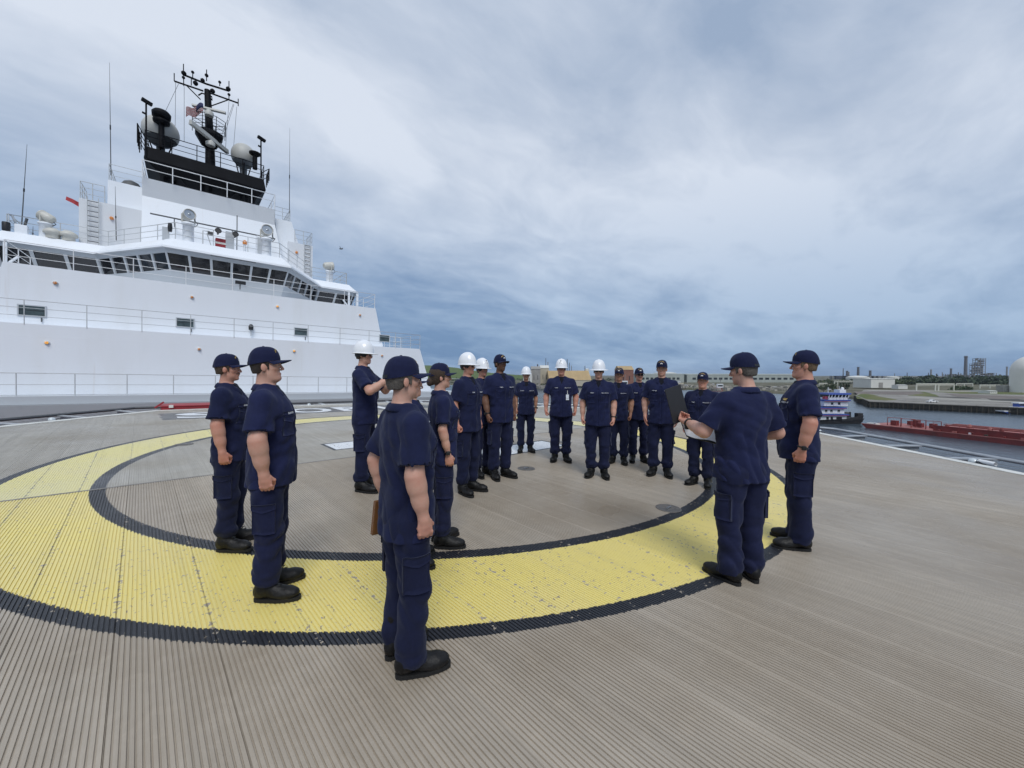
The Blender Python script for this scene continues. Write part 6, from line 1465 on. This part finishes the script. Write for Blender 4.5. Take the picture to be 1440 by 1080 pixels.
# ---- refinery on the skyline
RD = 1500.0; RK = RD/FPX
def stack(u, wpx, vt, label, m=M_STEEL, dist=RD, cap=True):
    p = lpt(u, dist, 2.4); k = dist/FPX; h = lz(vt, dist)-2.4; root = lthing('refinery_stack', label, 'chimney', p, 0, 'refinery stacks on the skyline')
    MB().tube([(0, 0, 0), (0, 0, h)], [wpx*k*.58, wpx*k*.46], 12).build('shaft', m, root)
    if cap: MB().lathe([(wpx*k*.5, h*.93), (wpx*k*.62, h*.94), (wpx*k*.62, h*.965), (wpx*k*.5, h*.97)], 12).build('gallery', m, root)
stack(1357.5, 3.4, 500.5, 'tallest dark refinery stack on the skyline')
for i, (u, w, t, l) in enumerate(((1309, 1.8, 519.5, 'slim refinery stack at the near end of the plant'), (1305.5, 1.0, 524, 'thin vent stack beside the slim stack'), (1317, 1.6, 525.5, 'stubby refinery stack next to the slim one'), (1325, 1.0, 523.5, 'thin pole stack before the boxed unit'), (1337, 2.2, 518, 'mid height stack on the boxed refinery unit'), (1347.5, 1.0, 523.5, 'thin stack just before the tallest stack'), (1351, 1.4, 525, 'short stack at the foot of the tallest stack'), (1406, 2.2, 526.5, 'short stubby stack toward the dome'), (1400, 1.8, 527.5, 'lowest stub stack toward the dome'), (1415.5, 1.7, 515.5, 'lone tall thin stack beside the white dome'), (1185.6, 1.1, 518, 'thin stack in the group above the towboat mast'), (1191, 2.6, 521.5, 'fat short column above the towboat'), (1193.5, 1.6, 523, 'column beside the fat one above the towboat'), (1206.6, 2.8, 516, 'tallest column in the group above the towboat'), (1223.5, 2.8, 521, 'grey column before the white warehouse'), (1258, .8, 525, 'mast pole over the white warehouse'), (1275.5, .9, 524, 'mast pole over the small white shed'), (767.5, .8, 503.5, 'thin tall stack over the cream plant building'), (770.5, 1.2, 509, 'short stack over the cream plant building'), (797.5, 1.0, 505, 'tall thin stack behind the badge wearer'), (800.5, .9, 510, 'second thin stack behind the badge wearer'), (803.5, .9, 514, 'short thin stack behind the tan roof'), (822.5, 1.0, 514.5, 'thin stack by the slim white silo'), (756, 1.6, 512, 'vent stack over the grey plant building'))): stack(u, w, t, l, M_STEEL if i % 3 else M_STEEL2, RD if u > 1000 else 700, w > 1.5)
def lattice(u0, u1, vt, label, dist=RD, m=M_STEEL2, nf=8, dens=3):
    p = lpt((u0+u1)/2, dist, 2.4); k = dist/FPX; w = (u1-u0)*k/2; h = lz(vt, dist)-2.4; root = lthing('process_unit', label, 'refinery unit', p, -YAW, 'refinery units on the skyline'); rg = random.Random(int(u0))
    for f in range(nf+1): z = h*f/nf; MB().box(-w, w, -w*.6, w*.6, z-h*.008, z+h*.008).build('floor_deck', m, root)
    for i in range(dens+1):
        x = -w+2*w*i/dens
        for y in (-w*.6, w*.6): MB().beam((x, y, 0), (x, y, h), w*.09).build('column', m, root)
    for f in range(nf):
        for i in range(dens):
            if rg.random() < .85:
                x0, x1 = -w+2*w*i/dens, -w+2*w*(i+1)/dens; z0, z1 = h*f/nf, h*(f+1)/nf; mb = MB()
                if rg.random() < .5: mb.lathe([(w*.22, z0+h*.01), (w*.22, z1-h*.015)], 10, ((x0+x1)/2, 0, 0)); mb.build('vessel', M_STEEL if rg.random() < .6 else M_BGREY, root)
                else: mb.box(x0+w*.05, x1-w*.05, -w*.4, w*.4, z0+h*.01, z0+(z1-z0)*rg.uniform(.4, .85)); mb.build('unit_box', M_STEEL if rg.random() < .7 else M_STEEL2, root)
lattice(1371, 1381.5, 504, 'tall open steel process tower beside the tallest stack', nf=11); lattice(1365, 1372, 511.5, 'lower open steel process tower against the tall one', nf=8, dens=2); lattice(1330.5, 1344, 526, 'boxed refinery unit under the mid height stack', nf=3, dens=4); lattice(1304, 1314, 529.5, 'small low refinery unit under the slim stack', nf=2); lattice(1348, 1364, 527, 'low refinery unit at the foot of the tallest stack', nf=3, dens=5); lattice(1383, 1396, 524.5, 'low refinery unit with pale roof past the process tower', nf=3, dens=4); lattice(1396, 1414, 529, 'low refinery unit near the lone stack', nf=2, dens=5); lattice(1316, 1330, 530.5, 'lowest strip of refinery piping before the boxed unit', nf=2, dens=4); lattice(1180, 1228, 528.5, 'long low refinery unit above the towboat', nf=2, dens=8); lattice(1411, 1421, 528, 'small refinery unit at the dome edge', nf=2)
# ---- clutter yard on the far bank: moored work boats and piled gear
def workboat(u, v, L, hull, label, sd):
    rg = random.Random(sd); p = lvl(u, v, 2.4 if v < 543 else 0); root = lthing('work_boat', label, 'boat', p, -YAW+rg.uniform(-.4, .4), 'work boats along the far bank')
    MB().hexa([(-L*.42, -L*.1, 0), (L*.36, -L*.09, 0), (L*.36, L*.09, 0), (-L*.42, L*.1, 0), (-L*.5, -L*.13, L*.14), (L*.5, -L*.05, L*.18), (L*.5, L*.05, L*.18), (-L*.5, L*.13, L*.14)]).build('hull', hull, root)
    MB().box(-L*.15, L*.1, -L*.08, L*.08, L*.14, L*.34).build('cabin', M_TWHITE, root); MB().box(-L*.13, L*.08, -L*.083, -L*.081, L*.22, L*.29).build('window', M_WINDK, root); MB().tube([(0, 0, L*.34), (0, 0, L*.6)], L*.012, 6).build('mast', M_STEEL2, root)
for i, (u, v, L, hl, l) in enumerate(((676, 541, 16, M_TWHITE, 'white work boat below the grassy hill'), (620, 541, 18, M_TWHITE, 'white work boat on the bank beyond the woman in sunglasses'), (842, 549, 30, M_BRED, 'red hulled barge boat between two hard hat wearers'), (879, 547, 34, M_BRED, 'red hulled barge boat below the rust red shed'), (1013, 550, 26, M_BRED, 'red hulled barge boat beyond the open folder'), (905, 541, 14, M_TWHITE, 'white boat hauled out by the long sheds'), (955, 541, 18, M_BCREAM, 'cream boat hauled out beside the tall fair man'), (965, 546, 15, M_TWHITE, 'white boat afloat beside the tall fair man'), (1003, 543, 13, M_TWHITE, 'white boat hauled out past the stout man'), (733, 541.5, 16, M_TWHITE, 'white boat near the low pale plant building'), (1090, 549, 14, M_TWHITE, 'white boat behind the man with the wristwatch'))): workboat(u, v, L, hl, l, i)
rg = random.Random(21); mb = MB()
for k in range(420):
    u = rg.uniform(858, 1150) if rg.random() < .75 else rg.uniform(735, 790); d = rg.uniform(500, 640) if u < 1000 else rg.uniform(430, 560)
    p = lpt(u, d, 2.4); s = rg.uniform(.8, 3.5)
    mb.cbox((p.x, p.y, 2.3+s*.4), s*rg.uniform(.5, 1.8), s*.6, s*.45, rg.uniform(0, 3))
o = level_obj(mb, 'scrap_pile', pmat('scrap', (.30, .28, .24), .8, var=.7, nscale=.09)); tag(o, 'heaps of pale scrap and gear along the far bank', None, None, 'stuff')
# ---- red tank barge
b0, b1 = lvl(1211, 601), lvl(1440, 627.5); bd = (b1-b0).normalized(); BL = 118.0
br = lthing('tank_barge', 'long red tank barge lying ahead of the blue and white towboat', 'barge', b0, math.atan2(bd.y, bd.x))
FB, TK, BW = 1.4, 2.9, 16.5
MB().hexa([(2, 0, -.4), (BL, 0, -.4), (BL, BW, -.4), (2, BW, -.4), (0, 0, FB), (BL, 0, FB), (BL, BW, FB), (0, BW, FB)]).build('hull', M_BRED, br)
MB().box(0, BL, -.06, .25, FB, FB+.25).build('rub_rail', M_BREDL, br); MB().box(.3, BL, .4, BW-.4, FB+.002, FB+.05).build('deck', M_BREDL, br)
MB().box(20, BL, 2.0, BW-2.0, FB+.06, TK).build('cargo_trunk', M_BRED, br); MB().box(20.3, BL, 2.3, BW-2.3, TK+.01, TK+.08).build('trunk_deck', M_BREDL, br)
MB().box(19.6, BL, 1.9, 2.25, TK+.01, TK+.4).build('coaming', M_BRED, br); MB().box(19.6, BL, BW-2.25, BW-1.9, TK+.01, TK+.4).build('coaming', M_BRED, br)
rg = random.Random(4)
for k in range(22):
    x = 23+k*4.1+rg.uniform(-1, 1); y = rg.uniform(3, BW-3); MB().lathe([(rg.uniform(.35, .8), 0), (.5, .5), (.3, rg.uniform(.7, 1.2))], 10, (x, y, TK+.08)).build('hatch', M_BREDL if k % 3 else M_BRED, br)
for k, y in enumerate((5.2, 6.4, 9.4, 10.4)): MB().tube([(21, y, TK+.55), (BL, y, TK+.55)], .16, 6).build('pipeline', M_BREDL if k % 2 else M_BRED, br)
for x in (7, 9, 11.5, 14, 16.5): MB().cbox((x, rg.uniform(4, 11), FB+rg.uniform(.9, 1.3)), rg.uniform(.6, 1.2), rg.uniform(.7, 1.3), rg.uniform(.6, 1.3)).build('pump_unit', M_BRED, br)
for x in (6, 10, 13, 17): MB().tube([(x, 4, FB), (x, 4, FB+2.9), (x+3, 6, FB+2.9), (x+3, 6, FB)], .14, 6).build('pipe_loop', M_BRED, br)
for x in (4, 30, 52, 70, 88): MB().lathe([(.22, 0), (.22, .6), (.34, .62), (.34, .75)], 10, (x, .7, FB+.05)).build('bollard', M_TWHITE if x in (4, 52) else M_BRED, br)
MB().cbox((2.6, 2.2, FB+.25), 1.6, 1.0, .2).build('hatch_cover', M_BWALL, br)
for x in (45, 46.2, 60): MB().tube([(x, 3, TK), (x, 3, TK+2.2)], .1, 6).build('vent_pipe', M_BREDL, br)
MB().cbox((86, 9, TK+1.2), 1.6, .9, .9).build('white_locker', M_TWHITE, br); MB().tube([(88, 9, TK), (88, 9, TK+2.8)], .1, 6).build('mast', M_BRED, br)
for k in range(26):
    x = 22+k*3.6; MB().cbox((x, 1.1+.3*(k % 3), FB+.35), .25+.3*((k*7) % 4)/4, .3, .3).build('deck_fitting', (M_BRED, M_BREDL, M_TWHITE, M_MUD)[(k*5) % 4], br)
mb = MB()
for k in range(30): mb.tube([(20+k*3.2, 2.1, TK+.4), (20+k*3.2, 2.1, TK+1.3)], .05, 4)
mb.tube([(20, 2.1, TK+1.3), (BL, 2.1, TK+1.3)], .05, 4); mb.build('guard_rail', M_BREDL, br)
# ---- towboat
def tug():
    d = 20*FPX/(596.5-527); k = d/FPX; o = lpt(1218, d, 0); root = lthing('towboat', 'blue and white push towboat with stacked decks behind the red barge', 'towboat', o, -YAW)
    X = lambda u: (u-1218)*k; Z = lambda v: lz(v, d); D0, D1 = -.1, 9.6
    MB().hexa([(X(1108), .6, -.3), (X(1212), .4, -.3), (X(1212), 9, -.3), (X(1108), 9, -.3), (X(1106), 0, Z(592.5)), (X(1217), 0, Z(588.5)), (X(1217), 9.6, Z(588.5)), (X(1106), 9.6, Z(592.5))]).build('hull', M_TBLACK, root)
    MB().hexa([(X(1185), -.02, Z(593)), (X(1214), -.02, Z(590)), (X(1214), .2, Z(590)), (X(1185), .2, Z(593)), (X(1185), -.02, Z(590.5)), (X(1216), -.02, Z(584)), (X(1216), .2, Z(584)), (X(1185), .2, Z(590.5))]).build('bulwark', M_TBLACK, root)
    for y in (1.2, 6.8): MB().box(X(1211), X(1218.3), y, y+1.6, Z(594), Z(581.5)).build('push_knee', M_TBLACK, root)
    tiers = ((1120, 1194.5, 592, 584.2, 1.0, 8.6), (1130, 1193, 582.2, 574.6, 1.6, 8.0), (1165, 1199, 571.6, 564.2, 2.0, 7.6))
    for i, (u0, u1, v0, v1, y0, y1) in enumerate(tiers):
        MB().box(X(u0), X(u1), y0, y1, Z(v0), Z(v1)).build('deckhouse', M_TWHITE, root)
        MB().box(X(u0-2), X(u1+1.5), y0-.9, y1+.9, Z(v1), Z(v1-1.6)).build('deck_band', M_TBLUE, root); MB().box(X(u0-1), X(u1+.5), y0-.93, y0-.5, Z(v1+.5), Z(v1+.02)).build('red_trim', M_TRED, root)
        us = {0: (1156, 1167.5, 1173.5, 1184), 1: (1167, 1174.5, 1185), 2: (1176.5, 1186.5)}[i]
        for u in us: MB().box(X(u-1.7 if not (i == 0 and u == 1184) else u-4), X(u+1.7 if not (i == 0 and u == 1184) else u+4), y0-.05, y0-.01, Z(v0+(v1-v0)*.25), Z(v0+(v1-v0)*.72)).build('window', M_WINDK, root)
        mb = MB()
        for z in (.55, 1.05): mb.tube([(X(u0-2), y0-.85, Z(v1-1.6)+z), (X(u1+1), y0-.85, Z(v1-1.6)+z)], .035, 5)
        for q in range(int((u1-u0)/5)): mb.tube([(X(u0+q*5), y0-.85, Z(v1-1.6)), (X(u0+q*5), y0-.85, Z(v1-1.6)+1.05)], .035, 5)
        mb.build('rail', M_TBLUE if i else M_TWHITE, root)
    # wheelhouse
    MB().box(X(1172), X(1199), 2.2, 7.4, Z(562.6), Z(559.6)).build('wheelhouse', M_TWHITE, root)
    MB().box(X(1173), X(1200), 2.4, 7.2, Z(559.6), Z(555.4)).build('window_band', M_WINDK, root)
    for u in (1172, 1176, 1180.5, 1185.5, 1190.5, 1195.5, 1200): MB().beam((X(u), 2.25, Z(560)), (X(u+1), 2.1, Z(555.2)), .28).build('window_post', M_TWHITE, root)
    MB().hexa([(X(1170), 1.6, Z(555.4)), (X(1202), 1.6, Z(555.4)), (X(1202), 8, Z(555.4)), (X(1170), 8, Z(555.4)), (X(1171), 1.8, Z(553)), (X(1203.5), 1.8, Z(553)), (X(1203.5), 7.8, Z(553)), (X(1171), 7.8, Z(553))]).build('roof', M_TBLUE, root)
    MB().box(X(1190), X(1199), 3, 6, Z(553), Z(548.5)).build('roof_box', M_TWHITE, root); MB().tube([(X(1176), 4, Z(553)), (X(1176), 4, Z(545))], .12, 6).build('mast', M_TWHITE, root); MB().tube([(X(1192), 4, Z(549)), (X(1192), 4, Z(543.5))], .08, 6).build('mast', M_TWHITE, root)
    MB().beam((X(1174), 3.6, Z(548)), (X(1179), 3.6, Z(548)), .2).build('radar_bar', M_TWHITE, root); MB().lathe([(.5, 0), (.6, .5), (.3, 1), (0, 1.1)], 12, (X(1196.5), 4, Z(548.5))).build('radome', M_TWHITE, root)
    MB().box(X(1168), X(1171.5), 2.5, 4, Z(562), Z(558)).build('life_raft', M_TRED, root)
    for u in (1138, 1150): MB().lathe([(.8, Z(575)), (.8, Z(560)), (.95, Z(559.5))], 12, (X(u), 6, 0)).build('funnel', M_TBLUE, root)
tug()
# small blue and white boat moored at the quay, partly in view
p = lpt(1450, 20*FPX/(583-527), 0); root = lthing('moored_boat', 'small blue hulled white boat moored under the quay', 'boat', p, -YAW); k = 197/FPX
MB().hexa([(-9, 0, -.3), (14, 0, -.3), (14, 5, -.3), (-9, 5, -.3), (-12.5, .5, 1.4), (15, -.2, 1.1), (15, 5.2, 1.1), (-12.5, 4.5, 1.4)]).build('hull', M_TBLUE, root); MB().hexa([(-12.6, .3, 1.41), (15.1, -.3, 1.11), (15.1, 5.3, 1.11), (-12.6, 4.7, 1.41), (-12.7, .3, 1.9), (15.1, -.3, 1.3), (15.1, 5.3, 1.3), (-12.7, 4.7, 1.9)]).build('gunwale', M_TWHITE, root)
MB().box(-6, 8, .8, 4.2, 1.4, 3.4).build('cabin', M_TWHITE, root); MB().box(-5.5, 8.2, .6, 4.4, 3.4, 3.7).build('roof', M_TWHITE, root); MB().box(-4, 6, 1.2, 3.8, 3.71, 5.4).build('upper_cabin', M_TBLUE, root); MB().box(-3.9, 5.9, 1.15, 1.19, 4.3, 5.1).build('window', M_WINDK, root); MB().box(-4.5, 6.5, 1, 4, 5.41, 5.9).build('upper_roof', M_TWHITE, root)
for x in (-4.5, -1, 2.5): MB().box(x, x+1.5, .76, .79, 2.2, 3).build('window', M_WINDK, root)
# white pickup parked on the quay
p = lvl(1310.5, 566, QZ); root = lthing('pickup_truck', 'white pickup truck parked on the quay edge', 'truck', p, -YAW+R(4)); M_CARW = pmat('car_white', (.78, .78, .78), .3, coat=.4)
MB().hexa([(-2.9, -.95, .4), (2.9, -.95, .4), (2.9, .95, .4), (-2.9, .95, .4), (-2.9, -.95, 1.05), (2.9, -.95, .95), (2.9, .95, .95), (-2.9, .95, 1.05)]).build('body', M_CARW, root, bevel=.08)
MB().hexa([(-.9, -.9, 1.06), (1.5, -.9, 1.03), (1.5, .9, 1.03), (-.9, .9, 1.06), (-.6, -.75, 1.75), (.6, -.75, 1.75), (.6, .75, 1.75), (-.6, .75, 1.75)]).build('cab', M_CARW, root, bevel=.06)
MB().hexa([(-.7, -.885, 1.15), (1.15, -.885, 1.15), (1.15, -.87, 1.15), (-.7, -.87, 1.15), (-.5, -.80, 1.62), (.55, -.80, 1.62), (.55, -.79, 1.62), (-.5, -.79, 1.62)]).build('side_window', M_WINDK, root)
for x in (-1.9, 1.9):
    for y in (-.9, .9): MB().lathe([(.38, -.12), (.40, -.1), (.40, .1), (.38, .12)], 18, (x, y, .4), m=Matrix.Rotation(R(90), 3, 'X')).build('wheel', M_RUBBER, root)
# a gull far off beside the tower
p = at(480, 350, 40); bird = empty('gull', p, R(30)); tag(bird, 'lone gull in flight off the white tower', 'bird')
f = Fld((-.3, -.3, -.2), (.3, .3, .2), .02); f.add(ell((0, 0, 0), (.07, .2, .06))); f.add(ell((0, .2, .03), (.045, .06, .04)), .03)
for s in (-1, 1): f.add(cone((s*.04, .02, .02), (s*.22, .0, .16), .035, .025), .02)
f_obj(f, 'body', M_DKGREY, bird)
# ---- the ship's own hull below the deck
mb = MB(); hullp = [(AX-13, 55), (AX-13, 14), (AX-9, 2), (AX+1, -9), (AX+5, -9), (AX+11.5, 2), (AX+14.5, 14), (AX+14.5, 55)]
mb.prism(hullp, -22, -5.0); o = mb.build('ship_hull', M_BRED); tag(o, 'red hull of the ship under the helideck', 'hull')
for i, (x, y) in enumerate(((0, 2), (10, 2), (0, 13), (10, 13))): tag(MB().tube([(x, y, -5), (x, y, -.52)], .35, 12).build('deck_pillar', M_GREY), 'grey steel pillar carrying the helideck', 'pillar', 'pillars under the helideck')
# ------------------------------------------------------------------ thin haze in the air over the water
hz = MB(); hz.box(-9100, 9100, -9100, 9100, -2.5, 96); ho_ = hz.build('haze', None); ho_.matrix_world = G; ho_['kind'] = 'stuff'
mv = bpy.data.materials.new('haze'); mv.use_nodes = True; t = mv.node_tree; t.nodes.clear()
v = N(t, 'ShaderNodeVolumePrincipled'); v.inputs['Color'].default_value = (.78, .87, 1, 1); v.inputs['Density'].default_value = .00006; v.inputs['Anisotropy'].default_value = .2
t.links.new(v.outputs[0], N(t, 'ShaderNodeOutputMaterial').inputs['Volume']); ho_.data.materials.clear(); ho_.data.materials.append(mv)
